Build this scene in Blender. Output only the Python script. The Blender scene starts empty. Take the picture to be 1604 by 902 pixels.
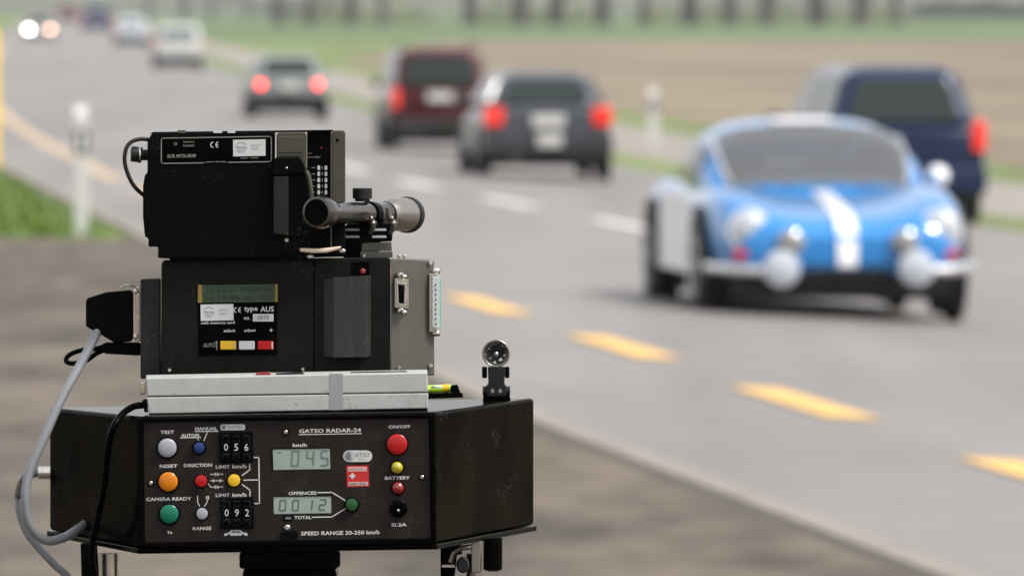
import bpy, bmesh, math, random
from mathutils import Vector, Matrix
random.seed(7)
S = bpy.context.scene
COL = S.collection

# ------------------------------------------------------------------ camera
FPX, IW, IH, YH, CAMZ = 14000.0, 1604.0, 902.0, 10.0, 2.08
PITCH = math.atan((IH/2-YH)/FPX)
D0 = FPX/1500.0                       # distance of the radar's front plate
cd = bpy.data.cameras.new('camera'); cam = bpy.data.objects.new('camera', cd); COL.objects.link(cam)
S.camera = cam
cam.location = (0, 0, CAMZ); cam.rotation_euler = (math.pi/2-PITCH, 0, 0)
cd.sensor_width = 36; cd.lens = FPX/IW*36
cd.clip_start = .1; cd.clip_end = 9000
cd.dof.use_dof = True; cd.dof.focus_distance = D0+.04; cd.dof.aperture_fstop = (cd.lens/1000)/(.0205)
# ------------------------------------------------------------------ light
SUN_EL, SUN_AZ = math.radians(54), math.radians(116)   # azimuth clockwise from +Y (ahead, to the right)
w = bpy.data.worlds.new('World'); S.world = w; w.use_nodes = True
nt = w.node_tree; nt.nodes.clear()
sky = nt.nodes.new('ShaderNodeTexSky'); sky.sky_type = 'NISHITA'; sky.sun_disc = False
sky.sun_elevation = SUN_EL; sky.sun_rotation = SUN_AZ; sky.dust_density = 4; sky.air_density = 1
hs = nt.nodes.new('ShaderNodeHueSaturation'); hs.inputs['Saturation'].default_value = .16
bg = nt.nodes.new('ShaderNodeBackground'); bg.inputs['Strength'].default_value = .12
wo = nt.nodes.new('ShaderNodeOutputWorld')
mx = nt.nodes.new('ShaderNodeMix'); mx.data_type = 'RGBA'; mx.inputs[0].default_value = .5; mx.inputs[7].default_value = (5.6, 5.7, 5.9, 1)   # thin cloud sheet
nt.links.new(sky.outputs[0], hs.inputs['Color']); nt.links.new(hs.outputs[0], mx.inputs[6]); nt.links.new(mx.outputs[2], bg.inputs['Color']); nt.links.new(bg.outputs[0], wo.inputs[0])
sd = bpy.data.lights.new('sun', 'SUN'); sd.energy = 2.4; sd.angle = math.radians(12); sd.color = (1, .965, .92)
so = bpy.data.objects.new('sun', sd); COL.objects.link(so)
sv = Vector((math.sin(SUN_AZ)*math.cos(SUN_EL), math.cos(SUN_AZ)*math.cos(SUN_EL), math.sin(SUN_EL)))
so.rotation_euler = sv.to_track_quat('Z', 'Y').to_euler()
S.view_settings.view_transform = 'Standard'; S.view_settings.look = 'None'
S.view_settings.exposure = .92; S.view_settings.gamma = 1
S.render.engine = 'CYCLES'

# ------------------------------------------------------------------ materials
def mat(name, col, rough=.5, metal=0, noise=None, nscale=20, coat=0, emit=None, estr=0, bump=0, bscale=200, spec=.5, col2=None, rvar=0, stretch=None, streak=0, specks=0):
    m = bpy.data.materials.new(name); m.use_nodes = True
    t = m.node_tree; b = t.nodes['Principled BSDF']
    b.inputs['Base Color'].default_value = (*col, 1); b.inputs['Roughness'].default_value = rough
    b.inputs['Metallic'].default_value = metal; b.inputs['Coat Weight'].default_value = coat
    b.inputs['Specular IOR Level'].default_value = spec
    tc = t.nodes.new('ShaderNodeTexCoord'); src = tc.outputs['Object']
    if stretch:
        mp = t.nodes.new('ShaderNodeMapping'); mp.inputs['Scale'].default_value = stretch
        t.links.new(src, mp.inputs[0]); src = mp.outputs[0]
    if noise or col2:
        n = t.nodes.new('ShaderNodeTexNoise'); n.inputs['Scale'].default_value = nscale; n.inputs['Detail'].default_value = 6
        n.inputs['Roughness'].default_value = .65
        t.links.new(src, n.inputs['Vector'])
        r = t.nodes.new('ShaderNodeValToRGB'); t.links.new(n.outputs[0], r.inputs[0])
        a = noise or 0
        c1 = tuple(max(0, c*(1-a)) for c in col); c2 = col2 or tuple(c*(1+a) for c in col)
        r.color_ramp.elements[0].position = .36; r.color_ramp.elements[1].position = .64
        r.color_ramp.elements[0].color = (*c1, 1); r.color_ramp.elements[1].color = (*c2, 1)
        t.links.new(r.outputs[0], b.inputs['Base Color'])
        if rvar:
            mr = t.nodes.new('ShaderNodeMapRange'); mr.inputs[3].default_value = rough-rvar; mr.inputs[4].default_value = rough+rvar
            t.links.new(n.outputs[0], mr.inputs[0]); t.links.new(mr.outputs[0], b.inputs['Roughness'])
    if streak:      # long darker and lighter wheel tracks running along the road
        mp2 = t.nodes.new('ShaderNodeMapping'); mp2.inputs['Rotation'].default_value = (0, 0, -math.atan(.12)); mp2.inputs['Scale'].default_value = (.75, .012, 1)
        n3 = t.nodes.new('ShaderNodeTexNoise'); n3.inputs['Scale'].default_value = 1.0; n3.inputs['Detail'].default_value = 3
        t.links.new(tc.outputs['Object'], mp2.inputs[0]); t.links.new(mp2.outputs[0], n3.inputs['Vector'])
        r3 = t.nodes.new('ShaderNodeValToRGB'); t.links.new(n3.outputs[0], r3.inputs[0])
        r3.color_ramp.elements[0].position = .38; r3.color_ramp.elements[1].position = .62
        r3.color_ramp.elements[0].color = (1-streak,)*3+(1,); r3.color_ramp.elements[1].color = (1+streak*.5,)*3+(1,)
        mu = t.nodes.new('ShaderNodeMix'); mu.data_type = 'RGBA'; mu.blend_type = 'MULTIPLY'; mu.inputs[0].default_value = 1
        t.links.new(r.outputs[0], mu.inputs[6]); t.links.new(r3.outputs[0], mu.inputs[7]); t.links.new(mu.outputs[2], b.inputs['Base Color'])
    if bump:
        n2 = t.nodes.new('ShaderNodeTexNoise'); n2.inputs['Scale'].default_value = bscale; n2.inputs['Detail'].default_value = 3
        t.links.new(src, n2.inputs['Vector'])
        bp = t.nodes.new('ShaderNodeBump'); bp.inputs['Strength'].default_value = bump; bp.inputs['Distance'].default_value = .001
        t.links.new(n2.outputs[0], bp.inputs['Height']); t.links.new(bp.outputs[0], b.inputs['Normal'])
    if specks:      # sparse dust specks and small scuffs
        n5 = t.nodes.new('ShaderNodeTexNoise'); n5.inputs['Scale'].default_value = 330; n5.inputs['Detail'].default_value = 2
        n6 = t.nodes.new('ShaderNodeTexNoise'); n6.inputs['Scale'].default_value = 22; n6.inputs['Detail'].default_value = 3
        t.links.new(tc.outputs['Object'], n5.inputs['Vector']); t.links.new(tc.outputs['Object'], n6.inputs['Vector'])
        sm = t.nodes.new('ShaderNodeMath'); sm.operation = 'MULTIPLY'; t.links.new(n5.outputs[0], sm.inputs[0]); t.links.new(n6.outputs[0], sm.inputs[1])
        r5 = t.nodes.new('ShaderNodeValToRGB'); r5.color_ramp.elements[0].position = .36; r5.color_ramp.elements[1].position = .46
        t.links.new(sm.outputs[0], r5.inputs[0])
        m5 = t.nodes.new('ShaderNodeMix'); m5.data_type = 'RGBA'; m5.inputs[7].default_value = (specks, specks*.95, specks*.85, 1)
        old = b.inputs['Base Color'].links
        if old: t.links.new(old[0].from_socket, m5.inputs[6])
        else: m5.inputs[6].default_value = (*col, 1)
        t.links.new(r5.outputs[0], m5.inputs[0]); t.links.new(m5.outputs[2], b.inputs['Base Color'])
    if emit:
        b.inputs['Emission Color'].default_value = (*emit, 1); b.inputs['Emission Strength'].default_value = estr
    return m
M = {
 'blk': mat('black_enamel', (.0012, .0012, .001), .2, noise=.5, nscale=30, bump=.05, bscale=900, rvar=.05, spec=.025),
 'house': mat('housing_gloss_black', (.0008, .0007, .0005), .12, bump=.03, bscale=700, spec=.006, col2=(.0065, .005, .003), nscale=9, specks=.03),
 'blkm': mat('black_matte', (.0012, .0012, .0012), .55, bump=.2, bscale=1200, spec=.05, specks=.02),
 'blkg': mat('black_grained', (.0036, .004, .0031), .6, noise=.35, nscale=60, bump=.35, bscale=1500, spec=.12, specks=.035),
 'blkp': mat('black_plastic', (.0085, .009, .0085), .45, noise=.2, nscale=90, bump=.25, bscale=1800, spec=.25, specks=.06),
 'olive': mat('olive_grey_paint', (.062, .058, .046), .45, noise=.1, nscale=70, bump=.15, bscale=1200),
 'olived': mat('dark_olive_paint', (.038, .034, .021), .45, noise=.15, nscale=70, bump=.15, bscale=1200),
 'panel': mat('brown_black_anodised', (.0125, .0092, .008), .48, spec=.15, noise=.22, nscale=45, bump=.12, bscale=1500, rvar=.06, specks=.045),
 'case': mat('light_grey_plastic', (.35, .36, .345), .5, noise=.06, nscale=30, bump=.12, bscale=1800, specks=.26),
 'case_shade': mat('shaded_grey_plastic', (.24, .245, .24), .5, noise=.035, nscale=40),
 'steel': mat('bright_steel', (.62, .6, .57), .25, 1, noise=.15, nscale=120),
 'nickel': mat('warm_nickel', (.5, .45, .38), .28, 1, noise=.2, nscale=80),
 'white': mat('white_print', (.5, .5, .49), .6), 'cream': mat('sticker_white', (.45, .465, .455), .55, noise=.03, nscale=60),
 'greyprint': mat('grey_print', (.25, .26, .26), .6), 'dprint': mat('dark_print', (.12, .12, .13), .6),
 'dimprint': mat('faded_print', (.2, .185, .17), .6),
 'lcd': mat('lcd_glass', (.23, .28, .25), .22, noise=.06, nscale=30), 'lcdseg': mat('lcd_segments', (.06, .075, .075), .4),
 'lcdlight': mat('lcd_pale_segments', (.11, .13, .14), .4),
 'lcdg': mat('green_lcd', (.018, .042, .018), .3, noise=.2, nscale=60), 'lcdgd': mat('green_lcd_pixels', (.004, .009, .006), .4),
 'lcdy': mat('amber_bezel', (.2, .13, .02), .4),
 'bgrey': mat('grey_button', (.27, .275, .31), .3), 'borange': mat('orange_button', (.5, .15, .003), .25, coat=.2, spec=.3),
 'bgreen': mat('green_button', (.002, .12, .07), .25, coat=.2, spec=.3), 'bblue': mat('blue_button', (.004, .022, .11), .3),
 'bred': mat('red_button', (.33, .003, .003), .3, coat=.2, spec=.3), 'bredd': mat('dark_red_lens', (.2, .006, .008), .12, coat=1),
 'byel': mat('yellow_button', (.6, .36, .008), .3), 'byeld': mat('yellow_lens', (.38, .32, .01), .1, coat=1),
 'bdgreen': mat('dark_green_button', (.004, .06, .006), .35), 'bwhite': mat('white_key', (.5, .5, .49), .4),
 'stred': mat('red_sticker', (.4, .008, .008), .5), 'stpink': mat('pale_sticker_band', (.5, .3, .28), .5),
 'cable': mat('grey_cable', (.19, .195, .21), .38, noise=.06, nscale=50), 'cabled': mat('dark_grey_cable', (.115, .12, .125), .4),
 'teal': mat('teal_insulator', (.15, .42, .38), .4), 'lime': mat('lime_vial', (.4, .72, .03), .1, coat=1),
 'gripm': mat('grip_plastic', (.019, .02, .018), .4, noise=.15, nscale=90, bump=.2, bscale=1500, spec=.4, specks=.08),
 'glassy': mat('dark_lamp_glass', (.035, .035, .034), .06, 0, coat=1), 'gunm': mat('gunmetal', (.11, .10, .09), .22, 1),
 'gunl': mat('satin_aluminium', (.3, .275, .25), .3, 1), 'cork': mat('pale_leather', (.62, .5, .38), .5),
 'tyre': mat('tyre_rubber', (.012, .012, .013), .7), 'rim': mat('alloy_rim', (.45, .45, .46), .35, .8),
 'rimd': mat('dull_hubcap', (.2, .2, .2), .5, .6),
 'glass': mat('car_glass', (.012, .02, .018), .08, spec=.35), 'glassl': mat('pale_windscreen', (.10, .12, .125), .1, coat=1),
 'under': mat('underbody', (.008, .008, .009), .75), 'chrome': mat('chrome', (.8, .8, .8), .1, 1),
 'lamp': mat('headlamp_glass', (.42, .45, .5), .12, coat=1), 'lampd': mat('smoked_lamp_glass', (.22, .22, .215), .12, coat=1),
 'wpaint': mat('white_paint', (.8, .8, .82), .25, coat=.8), 'plate': mat('number_plate', (.5, .49, .47), .4),
 'indic': mat('red_indicator', (.5, .02, .02), .2), 'amber': mat('amber_indicator', (.7, .2, .02), .2),
 'tail': mat('tail_lamp_red', (.55, .012, .006), .15, coat=1, emit=(1, .04, .02), estr=.25),
 'brake': mat('lit_brake_lamp', (.6, .02, .02), .2, emit=(1, .07, .07), estr=3.2),
 'hl': mat('lit_headlight', (.9, .9, .85), .2, emit=(1, .97, .9), estr=14.0), 'hl2': mat('dim_lit_headlight', (.9, .85, .8), .2, emit=(1, .55, .35), estr=7.0),
 'bark': mat('bark', (.05, .045, .035), .9, noise=.3, nscale=3), 'leaf': mat('spring_leaf', (.08, .10, .03), .7, noise=.4, nscale=.6),
 'hedge': mat('hedge_leaf', (.035, .04, .03), .8, noise=.4, nscale=1),
 'yel': mat('yellow_pole_paint', (.72, .47, .03), .5), 'postw': mat('white_post_plastic', (.52, .51, .49), .45), 'postb': mat('black_band', (.04, .04, .04), .5),
 'reflector': mat('reflector', (.7, .7, .7), .2),
}
M['wdoor'] = mat('white_door_paint', (.82, .82, .84), .5, spec=.2)
M['lampm'] = mat('headlamp_bowl', (.36, .38, .42), .32)
M['seat'] = mat('tan_seat', (.12, .10, .09), .7)
def clear(name):
    m = bpy.data.materials.new(name); m.use_nodes = True; t = m.node_tree; t.nodes.clear()
    tr = t.nodes.new('ShaderNodeBsdfTransparent'); tr.inputs[0].default_value = (.78, .86, .82, 1)
    gl = t.nodes.new('ShaderNodeBsdfGlossy'); gl.inputs['Roughness'].default_value = .05; fr = t.nodes.new('ShaderNodeFresnel'); fr.inputs[0].default_value = 1.55
    mx = t.nodes.new('ShaderNodeMixShader'); o = t.nodes.new('ShaderNodeOutputMaterial')
    ad = t.nodes.new('ShaderNodeMath'); ad.operation = 'ADD'; ad.inputs[1].default_value = .21
    t.links.new(fr.outputs[0], ad.inputs[0]); t.links.new(ad.outputs[0], mx.inputs[0]); t.links.new(tr.outputs[0], mx.inputs[1]); t.links.new(gl.outputs[0], mx.inputs[2]); t.links.new(mx.outputs[0], o.inputs[0]); return m
M['screen'] = clear('clear_windscreen')
def paint(name, c, r=.28, coat=.45, spec=.2): return mat(name, c, r, 0, coat=coat, spec=spec)

# ------------------------------------------------------------------ mesh helpers
def W(px, py, d):
    cx, cy = (px-IW/2)/FPX, (IH/2-py)/FPX
    t = d/(math.cos(PITCH)+cy*math.sin(PITCH))
    return Vector((cx*t, d, CAMZ+t*(cy*math.cos(PITCH)-math.sin(PITCH))))
def P(px, py, q=0): return W(px, py, D0-q/1500.0)     # point on the radar rig, q = mm*1.5 towards the viewer
class MB:
    def __init__(s, f=None): s.v = []; s.f = []; s.fn = f
    def add(s, pts, faces):
        n = len(s.v); s.v += [Vector(s.fn(*p)) if s.fn else Vector(p) for p in pts]
        s.f += [tuple(n+i for i in fc) for fc in faces]; return s
    def hexa(s, a, b):            # two quads, a = front, b = back
        return s.add(list(a)+list(b), [(0,1,2,3), (7,6,5,4), (0,4,5,1), (1,5,6,2), (2,6,7,3), (3,7,4,0)])
    def box(s, x0, x1, y0, y1, z0, z1):
        return s.hexa([(x0,y0,z0),(x1,y0,z0),(x1,y0,z1),(x0,y0,z1)], [(x0,y1,z0),(x1,y1,z0),(x1,y1,z1),(x0,y1,z1)])
    def slab(s, poly, q0, q1):    # polygon in (a,b) swept along third axis
        n = len(poly)
        return s.add([(a,b,q1) for a,b in poly]+[(a,b,q0) for a,b in poly],
            [tuple(range(n)), tuple(range(2*n-1, n-1, -1))]+[(i,n+i,n+(i+1)%n,(i+1)%n) for i in range(n)])
    def disc(s, cx, cy, prof, n=28, ex=1.0):  # lathe about third axis: prof = [(r,q)...]
        pts = []; fs = []
        for r, q in prof:
            for k in range(n):
                a = 2*math.pi*k/n; pts.append((cx+r*ex*math.cos(a), cy+r*math.sin(a), q))
        for j in range(len(prof)-1):
            for k in range(n): k2 = (k+1)%n; fs.append((j*n+k, j*n+k2, (j+1)*n+k2, (j+1)*n+k))
        fs.append(tuple(range(n-1, -1, -1))); fs.append(tuple((len(prof)-1)*n+k for k in range(n)))
        return s.add(pts, fs)
    def tube(s, pts, r, n=10, caps=True):
        pts = [Vector(p) for p in pts]; m = len(pts); rr = r if isinstance(r, (list, tuple)) else [r]*m
        base = len(s.v); up = None
        for i, p in enumerate(pts):
            d = (pts[min(i+1, m-1)]-pts[max(i-1, 0)]).normalized()
            if up is None: up = d.orthogonal().normalized()
            up = (up-d*up.dot(d)).normalized(); sd_ = d.cross(up)
            for k in range(n):
                a = 2*math.pi*k/n; s.v.append(p+(up*math.cos(a)+sd_*math.sin(a))*rr[i])
        for i in range(m-1):
            for k in range(n): k2 = (k+1)%n; s.f.append((base+i*n+k, base+i*n+k2, base+(i+1)*n+k2, base+(i+1)*n+k))
        if caps:
            s.f.append(tuple(base+k for k in range(n-1, -1, -1))); s.f.append(tuple(base+(m-1)*n+k for k in range(n)))
        return s
    def lathe(s, origin, axis, prof, n=32):   # prof = [(dist along axis, r)]
        o, ax = Vector(origin), Vector(axis).normalized()
        u = ax.orthogonal().normalized(); v = ax.cross(u); base = len(s.v)
        for t, r in prof:
            for k in range(n):
                a = 2*math.pi*k/n; s.v.append(o+ax*t+(u*math.cos(a)+v*math.sin(a))*r)
        for j in range(len(prof)-1):
            for k in range(n): k2 = (k+1)%n; s.f.append((base+j*n+k, base+j*n+k2, base+(j+1)*n+k2, base+(j+1)*n+k))
        s.f.append(tuple(base+k for k in range(n-1, -1, -1))); s.f.append(tuple(base+(len(prof)-1)*n+k for k in range(n)))
        return s
    def build(s, name, m, parent=None, bevel=0, segs=3, smooth=False, sub=0, label=None, angle=35):
        org = Vector(parent['_org']) if parent is not None and '_org' in parent else Vector((0,0,0))
        me = bpy.data.meshes.new(name); me.from_pydata([tuple(v-org) for v in s.v], [], s.f); me.update()
        bm = bmesh.new(); bm.from_mesh(me); bmesh.ops.recalc_face_normals(bm, faces=bm.faces); bm.to_mesh(me); bm.free()
        o = bpy.data.objects.new(name, me); COL.objects.link(o); me.materials.append(m)
        if bevel:
            b = o.modifiers.new('bevel', 'BEVEL'); b.width = bevel; b.segments = segs; b.limit_method = 'ANGLE'; b.angle_limit = math.radians(30); b.use_clamp_overlap = True
        if sub:
            b = o.modifiers.new('sub', 'SUBSURF'); b.levels = sub; b.render_levels = sub
        if smooth or sub:
            for p in me.polygons: p.use_smooth = True
        elif bevel:
            me.shade_smooth() if hasattr(me, 'shade_smooth') else None
            wn = o.modifiers.new('wn', 'WEIGHTED_NORMAL'); wn.keep_sharp = True
        if smooth:
            es = me.attributes.new('sharp_edge', 'BOOLEAN', 'EDGE') if 'sharp_edge' not in me.attributes else me.attributes['sharp_edge']
            bm = bmesh.new(); bm.from_mesh(me); bm.edges.ensure_lookup_table()
            vals = [(len(e.link_faces) == 2 and e.calc_face_angle(0) > math.radians(angle)) for e in bm.edges]; bm.free()
            es.data.foreach_set('value', vals)
        if parent is not None:
            o.parent = parent
            if '_org' in parent: o['_org'] = parent['_org']
        if label: o['label'] = label
        return o
def thing(name, label, cat, loc=(0,0,0), rz=0, group=None, rig=False, sc=1):
    o = bpy.data.objects.new(name, None); COL.objects.link(o); o.location = loc; o.rotation_euler = (0,0,rz); o.scale = (sc,)*3
    o['label'] = label; o['category'] = cat; o.empty_display_size = .1
    if group: o['group'] = group
    if rig: o['_org'] = tuple(loc)
    return o
def tag(o, label, cat, group=None, kind=None):
    o['label'] = label; o['category'] = cat
    if group: o['group'] = group
    if kind: o['kind'] = kind
    return o
def recenter(o):      # put a one-mesh thing's origin at its base centre
    vs = [v.co for v in o.data.vertices]
    c = Vector(((min(v.x for v in vs)+max(v.x for v in vs))/2, (min(v.y for v in vs)+max(v.y for v in vs))/2, min(v.z for v in vs)))
    o.data.transform(Matrix.Translation(-c)); o.location = c; return o
def rrect(x0, y0, x1, y1, r, n=4, sl=0):   # rounded rectangle polygon, sl = drop per px to the right
    pts = []
    for cx, cy, a0 in ((x1-r, y0+r, -90), (x1-r, y1-r, 0), (x0+r, y1-r, 90), (x0+r, y0+r, 180)):
        for k in range(n+1):
            a = math.radians(a0+90*k/n); pts.append((cx+r*math.cos(a), cy+r*math.sin(a)))
    return [(x, y+sl*(x-x0)) for x, y in pts]
_tc = {}
def glyphs(s, bold=0):
    if (s, bold) in _tc: return _tc[(s, bold)]
    c = bpy.data.curves.new('t', 'FONT'); c.body = s; c.offset = bold; c.resolution_u = 2
    o = bpy.data.objects.new('t', c); COL.objects.link(o)
    dg = bpy.context.evaluated_depsgraph_get(); me = bpy.data.meshes.new_from_object(o.evaluated_get(dg))
    vs = [(v.co.x, v.co.y) for v in me.vertices]; fs = [tuple(p.vertices) for p in me.polygons]
    bpy.data.objects.remove(o); bpy.data.curves.remove(c); bpy.data.meshes.remove(me)
    _tc[(s, bold)] = (vs, fs); return vs, fs
def text(mb, s, cx, cy, w_, h_, q, bold=.01, slope=-.018, slant=0):
    vs, fs = glyphs(s, bold)
    x0, x1 = min(v[0] for v in vs), max(v[0] for v in vs); y0, y1 = min(v[1] for v in vs), max(v[1] for v in vs)
    pts = []
    for x, y in vs:
        a = (x-x0)/(x1-x0)-.5; b = (y-y0)/max(1e-6, y1-y0)-.5
        pts.append((cx+a*w_+slant*b*h_, cy-b*h_+slope*a*w_, q))
    mb.add(pts, fs)
def line(mb, pts, wd, q, th=.3):
    for (x0, y0), (x1, y1) in zip(pts, pts[1:]):
        L = math.hypot(x1-x0, y1-y0); nx, ny = -(y1-y0)/L*wd/2, (x1-x0)/L*wd/2; ex, ey = (x1-x0)/L*wd/2, (y1-y0)/L*wd/2
        mb.slab([(x0-ex+nx, y0-ey+ny), (x1+ex+nx, y1+ey+ny), (x1+ex-nx, y1+ey-ny), (x0-ex-nx, y0-ey-ny)], q-th, q)
def spline(pts, n=8):
    pts = [Vector(p) for p in pts]; out = []
    for i in range(len(pts)-1):
        p0, p1, p2, p3 = pts[max(i-1, 0)], pts[i], pts[i+1], pts[min(i+2, len(pts)-1)]
        for k in range(n):
            t = k/n; out.append(.5*((2*p1)+(p2-p0)*t+(2*p0-5*p1+4*p2-p3)*t*t+(3*p1-p0-3*p2+p3)*t**3))
    out.append(pts[-1]); return out

# ------------------------------------------------------------------ road geometry
CL = [(-80, 19.8), (0, 10.73), (45, 5.62), (85.2, 1.05), (106, -1.25), (128, -3.2), (169, -6.3), (306, -14.4), (448, -21.6), (648, -32.2), (972, -49), (1618, -83), (4200, -219)]
def Xc(y):
    n = len(CL)
    i = 0
    while i < n-2 and y > CL[i+1][0]: i += 1
    def sl(k):
        if k <= 0: return (CL[1][1]-CL[0][1])/(CL[1][0]-CL[0][0])
        if k >= n-1: return (CL[-1][1]-CL[-2][1])/(CL[-1][0]-CL[-2][0])
        return .5*((CL[k+1][1]-CL[k][1])/(CL[k+1][0]-CL[k][0])+(CL[k][1]-CL[k-1][1])/(CL[k][0]-CL[k-1][0]))
    h = CL[i+1][0]-CL[i][0]; t = (y-CL[i][0])/h
    return ((2*t**3-3*t*t+1)*CL[i][1]+(t**3-2*t*t+t)*h*sl(i)+(-2*t**3+3*t*t)*CL[i+1][1]+(t**3-t*t)*h*sl(i+1))
def dX(y): return (Xc(y+1)-Xc(y-1))/2
def UX(u, y): return Xc(y)+u*math.sqrt(1+dX(y)**2)
def prof(u): return -.05*max(-5.6, min(5.2, u))
def zg(x, y): return prof((x-Xc(y))/math.sqrt(1+dX(y)**2))
def ground(px, py):
    h = 2.0
    for _ in range(40):
        d = h*FPX/(py-YH); p = W(px, py, d); z = zg(p.x, d); h = .5*h+.5*(CAMZ-z)
    return Vector((W(px, py, d).x, d, zg(W(px, py, d).x, d)))
def lerpf(tab):
    def f(y):
        if y <= tab[0][0]: return tab[0][1]
        for (a, va), (b, vb) in zip(tab, tab[1:]):
            if y <= b: return va+(vb-va)*(y-a)/(b-a)
        return tab[-1][1]
    return f
uL = lerpf([(15, -5.95), (28, -5.98), (40, -6.06), (68, -5.55), (107, -4.7), (160, -4.6), (4200, -4.6)])
uY = lerpf([(38, -4.62), (56, -4.57), (95, -4.05), (110, -3.65), (156, -3.45), (4200, -3.45)])
uF = lerpf([(380, 10.7), (620, 26), (4200, 26)])      # left limit of the ploughed field
STA = [y for y in range(-76, 200, 3)]+[y for y in range(200, 700, 12)]+[y for y in range(700, 4200, 60)]
def strip(name, ua, ub, m, y0=-76, y1=4140, dz=0, kind='structure', label=None, cat=None, div=1):
    fa = ua if callable(ua) else (lambda y: ua); fb = ub if callable(ub) else (lambda y: ub)
    ys = sorted(set([y for y in STA if y0 < y < y1]+[y0, y1])); mb = MB()
    for y in ys:
        for k in range(div+1):
            u = fa(y)+(fb(y)-fa(y))*k/div; mb.v.append(Vector((UX(u, y), y, prof(u)+dz)))
    w1 = div+1
    for i in range(len(ys)-1):
        for k in range(div): mb.f.append((i*w1+k, i*w1+k+1, (i+1)*w1+k+1, (i+1)*w1+k))
    o = mb.build(name, m); o['kind'] = kind
    if label: o['label'] = label
    if cat: o['category'] = cat
    return o
asph = mat('worn_asphalt', (.158, .144, .134), .55, noise=.10, nscale=.8, bump=.4, bscale=60, stretch=(1, .22, 1), streak=.16)
gravel = mat('brown_gravel', (.045, .033, .021), .9, noise=.4, nscale=1.6, col2=(.118, .092, .066), bump=.6, bscale=30, stretch=(1, .3, 1))
kerbm = mat('concrete_edging', (.2, .176, .15), .8, noise=.12, nscale=3)
grass = mat('verge_grass', (.075, .125, .010), .9, noise=.35, nscale=1.2)
grassd = mat('dull_grass', (.10, .135, .03), .9, noise=.3, nscale=.35, stretch=(1, .3, 1))
meadow = mat('far_meadow', (.06, .105, .025), .9, noise=.25, nscale=.02)
field = mat('ploughed_soil', (.135, .092, .06), .95, noise=.3, nscale=.10, col2=(.20, .165, .105), stretch=(.5, .35, 1))
pathm = mat('pale_path', (.20, .175, .145), .85, noise=.2, nscale=.5, col2=(.26, .235, .21))
yelm = mat('yellow_road_paint', (.62, .36, .09), .6, noise=.12, nscale=3)
yelf = mat('worn_yellow_road_paint', (.38, .28, .18), .6, noise=.12, nscale=3)
whm = mat('white_road_paint', (.55, .54, .53), .6, noise=.1, nscale=3)
strip('road', uL, 5.0, asph, div=8)
strip('kerb', lambda y: uL(y)-.13, uL, kerbm, y1=160)
strip('kerb_shade', lambda y: uL(y)-.24, lambda y: uL(y)-.13, mat('kerb_shade_tone', (.05, .042, .03), .9), y1=160)  # dark strip painted in for the shadow along the kerb edge
strip('gravel_verge', -60, lambda y: uL(y)-.24, gravel, y1=69.5, div=3)
strip('grass_verge', -60, lambda y: uL(y)-.24, grass, y0=69.5, y1=160, div=3)
strip('grass_verge', -400, lambda y: uL(y), grassd, y0=160, div=3)
strip('far_verge_left', -400, -60, grassd, y0=-76, y1=160)
strip('grass_verge', 5.0, 6.0, grassd, div=2)
strip('path', 6.0, 9.0, pathm)
strip('grass_verge', 9.0, uF, grassd, y1=620, div=2)
strip('field', uF, 700, field, y1=620, div=3)
strip('meadow', 9.0, 900, meadow, y0=620, div=3)
# painted markings
def dash(u, y0, y1, wd, m, mb):
    n = max(1, int((y1-y0)/2)); base = len(mb.v)
    for i in range(n+1):
        y = y0+(y1-y0)*i/n
        for s_ in (-1, 1): uu = (u(y) if callable(u) else u)+s_*wd/2; mb.v.append(Vector((UX(uu, y), y, prof(uu)+.006)))
    for i in range(n): mb.f.append((base+2*i, base+2*i+1, base+2*i+3, base+2*i+2))
mb = MB()
y = 12.35
while y < 93: dash(uY, y+.3, y+3.55, .25, yelm, mb); y += 6.85
mb.build('cycle_lane_dashes', yelm)['kind'] = 'structure'
mb = MB(); dash(uY, 96, 420, .26, yelf, mb); mb.build('edge_line', yelf)['kind'] = 'structure'
mb = MB(); y = 82.5-9.8*8
while y < 112:
    if not 60 < y < 66: dash(0, y, y+4.9, .24, whm, mb)
    y += 9.8
mb.build('centre_dashes', whm)['kind'] = 'structure'
mb = MB(); wh2 = mat('worn_white_road_paint', (.27, .26, .255), .6)
while y < 400: dash(0, y, y+3.5, .14, wh2, mb); y += 9.8
mb.build('centre_dashes', wh2)['kind'] = 'structure'

# grass blades on the near verge (stuff)
gb = MB()
for i in range(9000):
    y = 69.7+(random.random()**1.6)*48; u = uL(y)-.25-random.random()**.8*6; x = UX(u, y)
    if x < -9.5: continue
    h = .05+.07*random.random(); a = random.random()*6.28; dx, dy = math.cos(a)*.02, math.sin(a)*.02; z = prof(u)
    lx, ly = random.uniform(-.04, .04), random.uniform(-.04, .04)
    gb.add([(x-dx, y-dy, z), (x+dx, y+dy, z), (x+lx, y+ly, z+h)], [(0,1,2)])
tag(gb.build('verge_grass_blades', grass), 'bright green grass growing on the roadside verge', 'grass', kind='stuff')

# far hills
hm = MB(); nx = 60
for j, (yy, hh) in enumerate(((2100, 0), (2250, .6), (2500, 1), (2900, 1.1))):
    for i in range(nx+1):
        x = -1500+3000*i/nx; mz = 34+9*math.sin(i*.5)+5*math.sin(i*1.3+1); hm.v.append(Vector((x, yy, -.3+mz*hh)))
for j in range(3):
    for i in range(nx): a = j*(nx+1)+i; hm.f.append((a, a+1, a+nx+2, a+nx+1))
hm.build('hills', mat('wooded_hills', (.055, .065, .04), .95, noise=.3, nscale=.02), smooth=True)['kind'] = 'structure'

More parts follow.
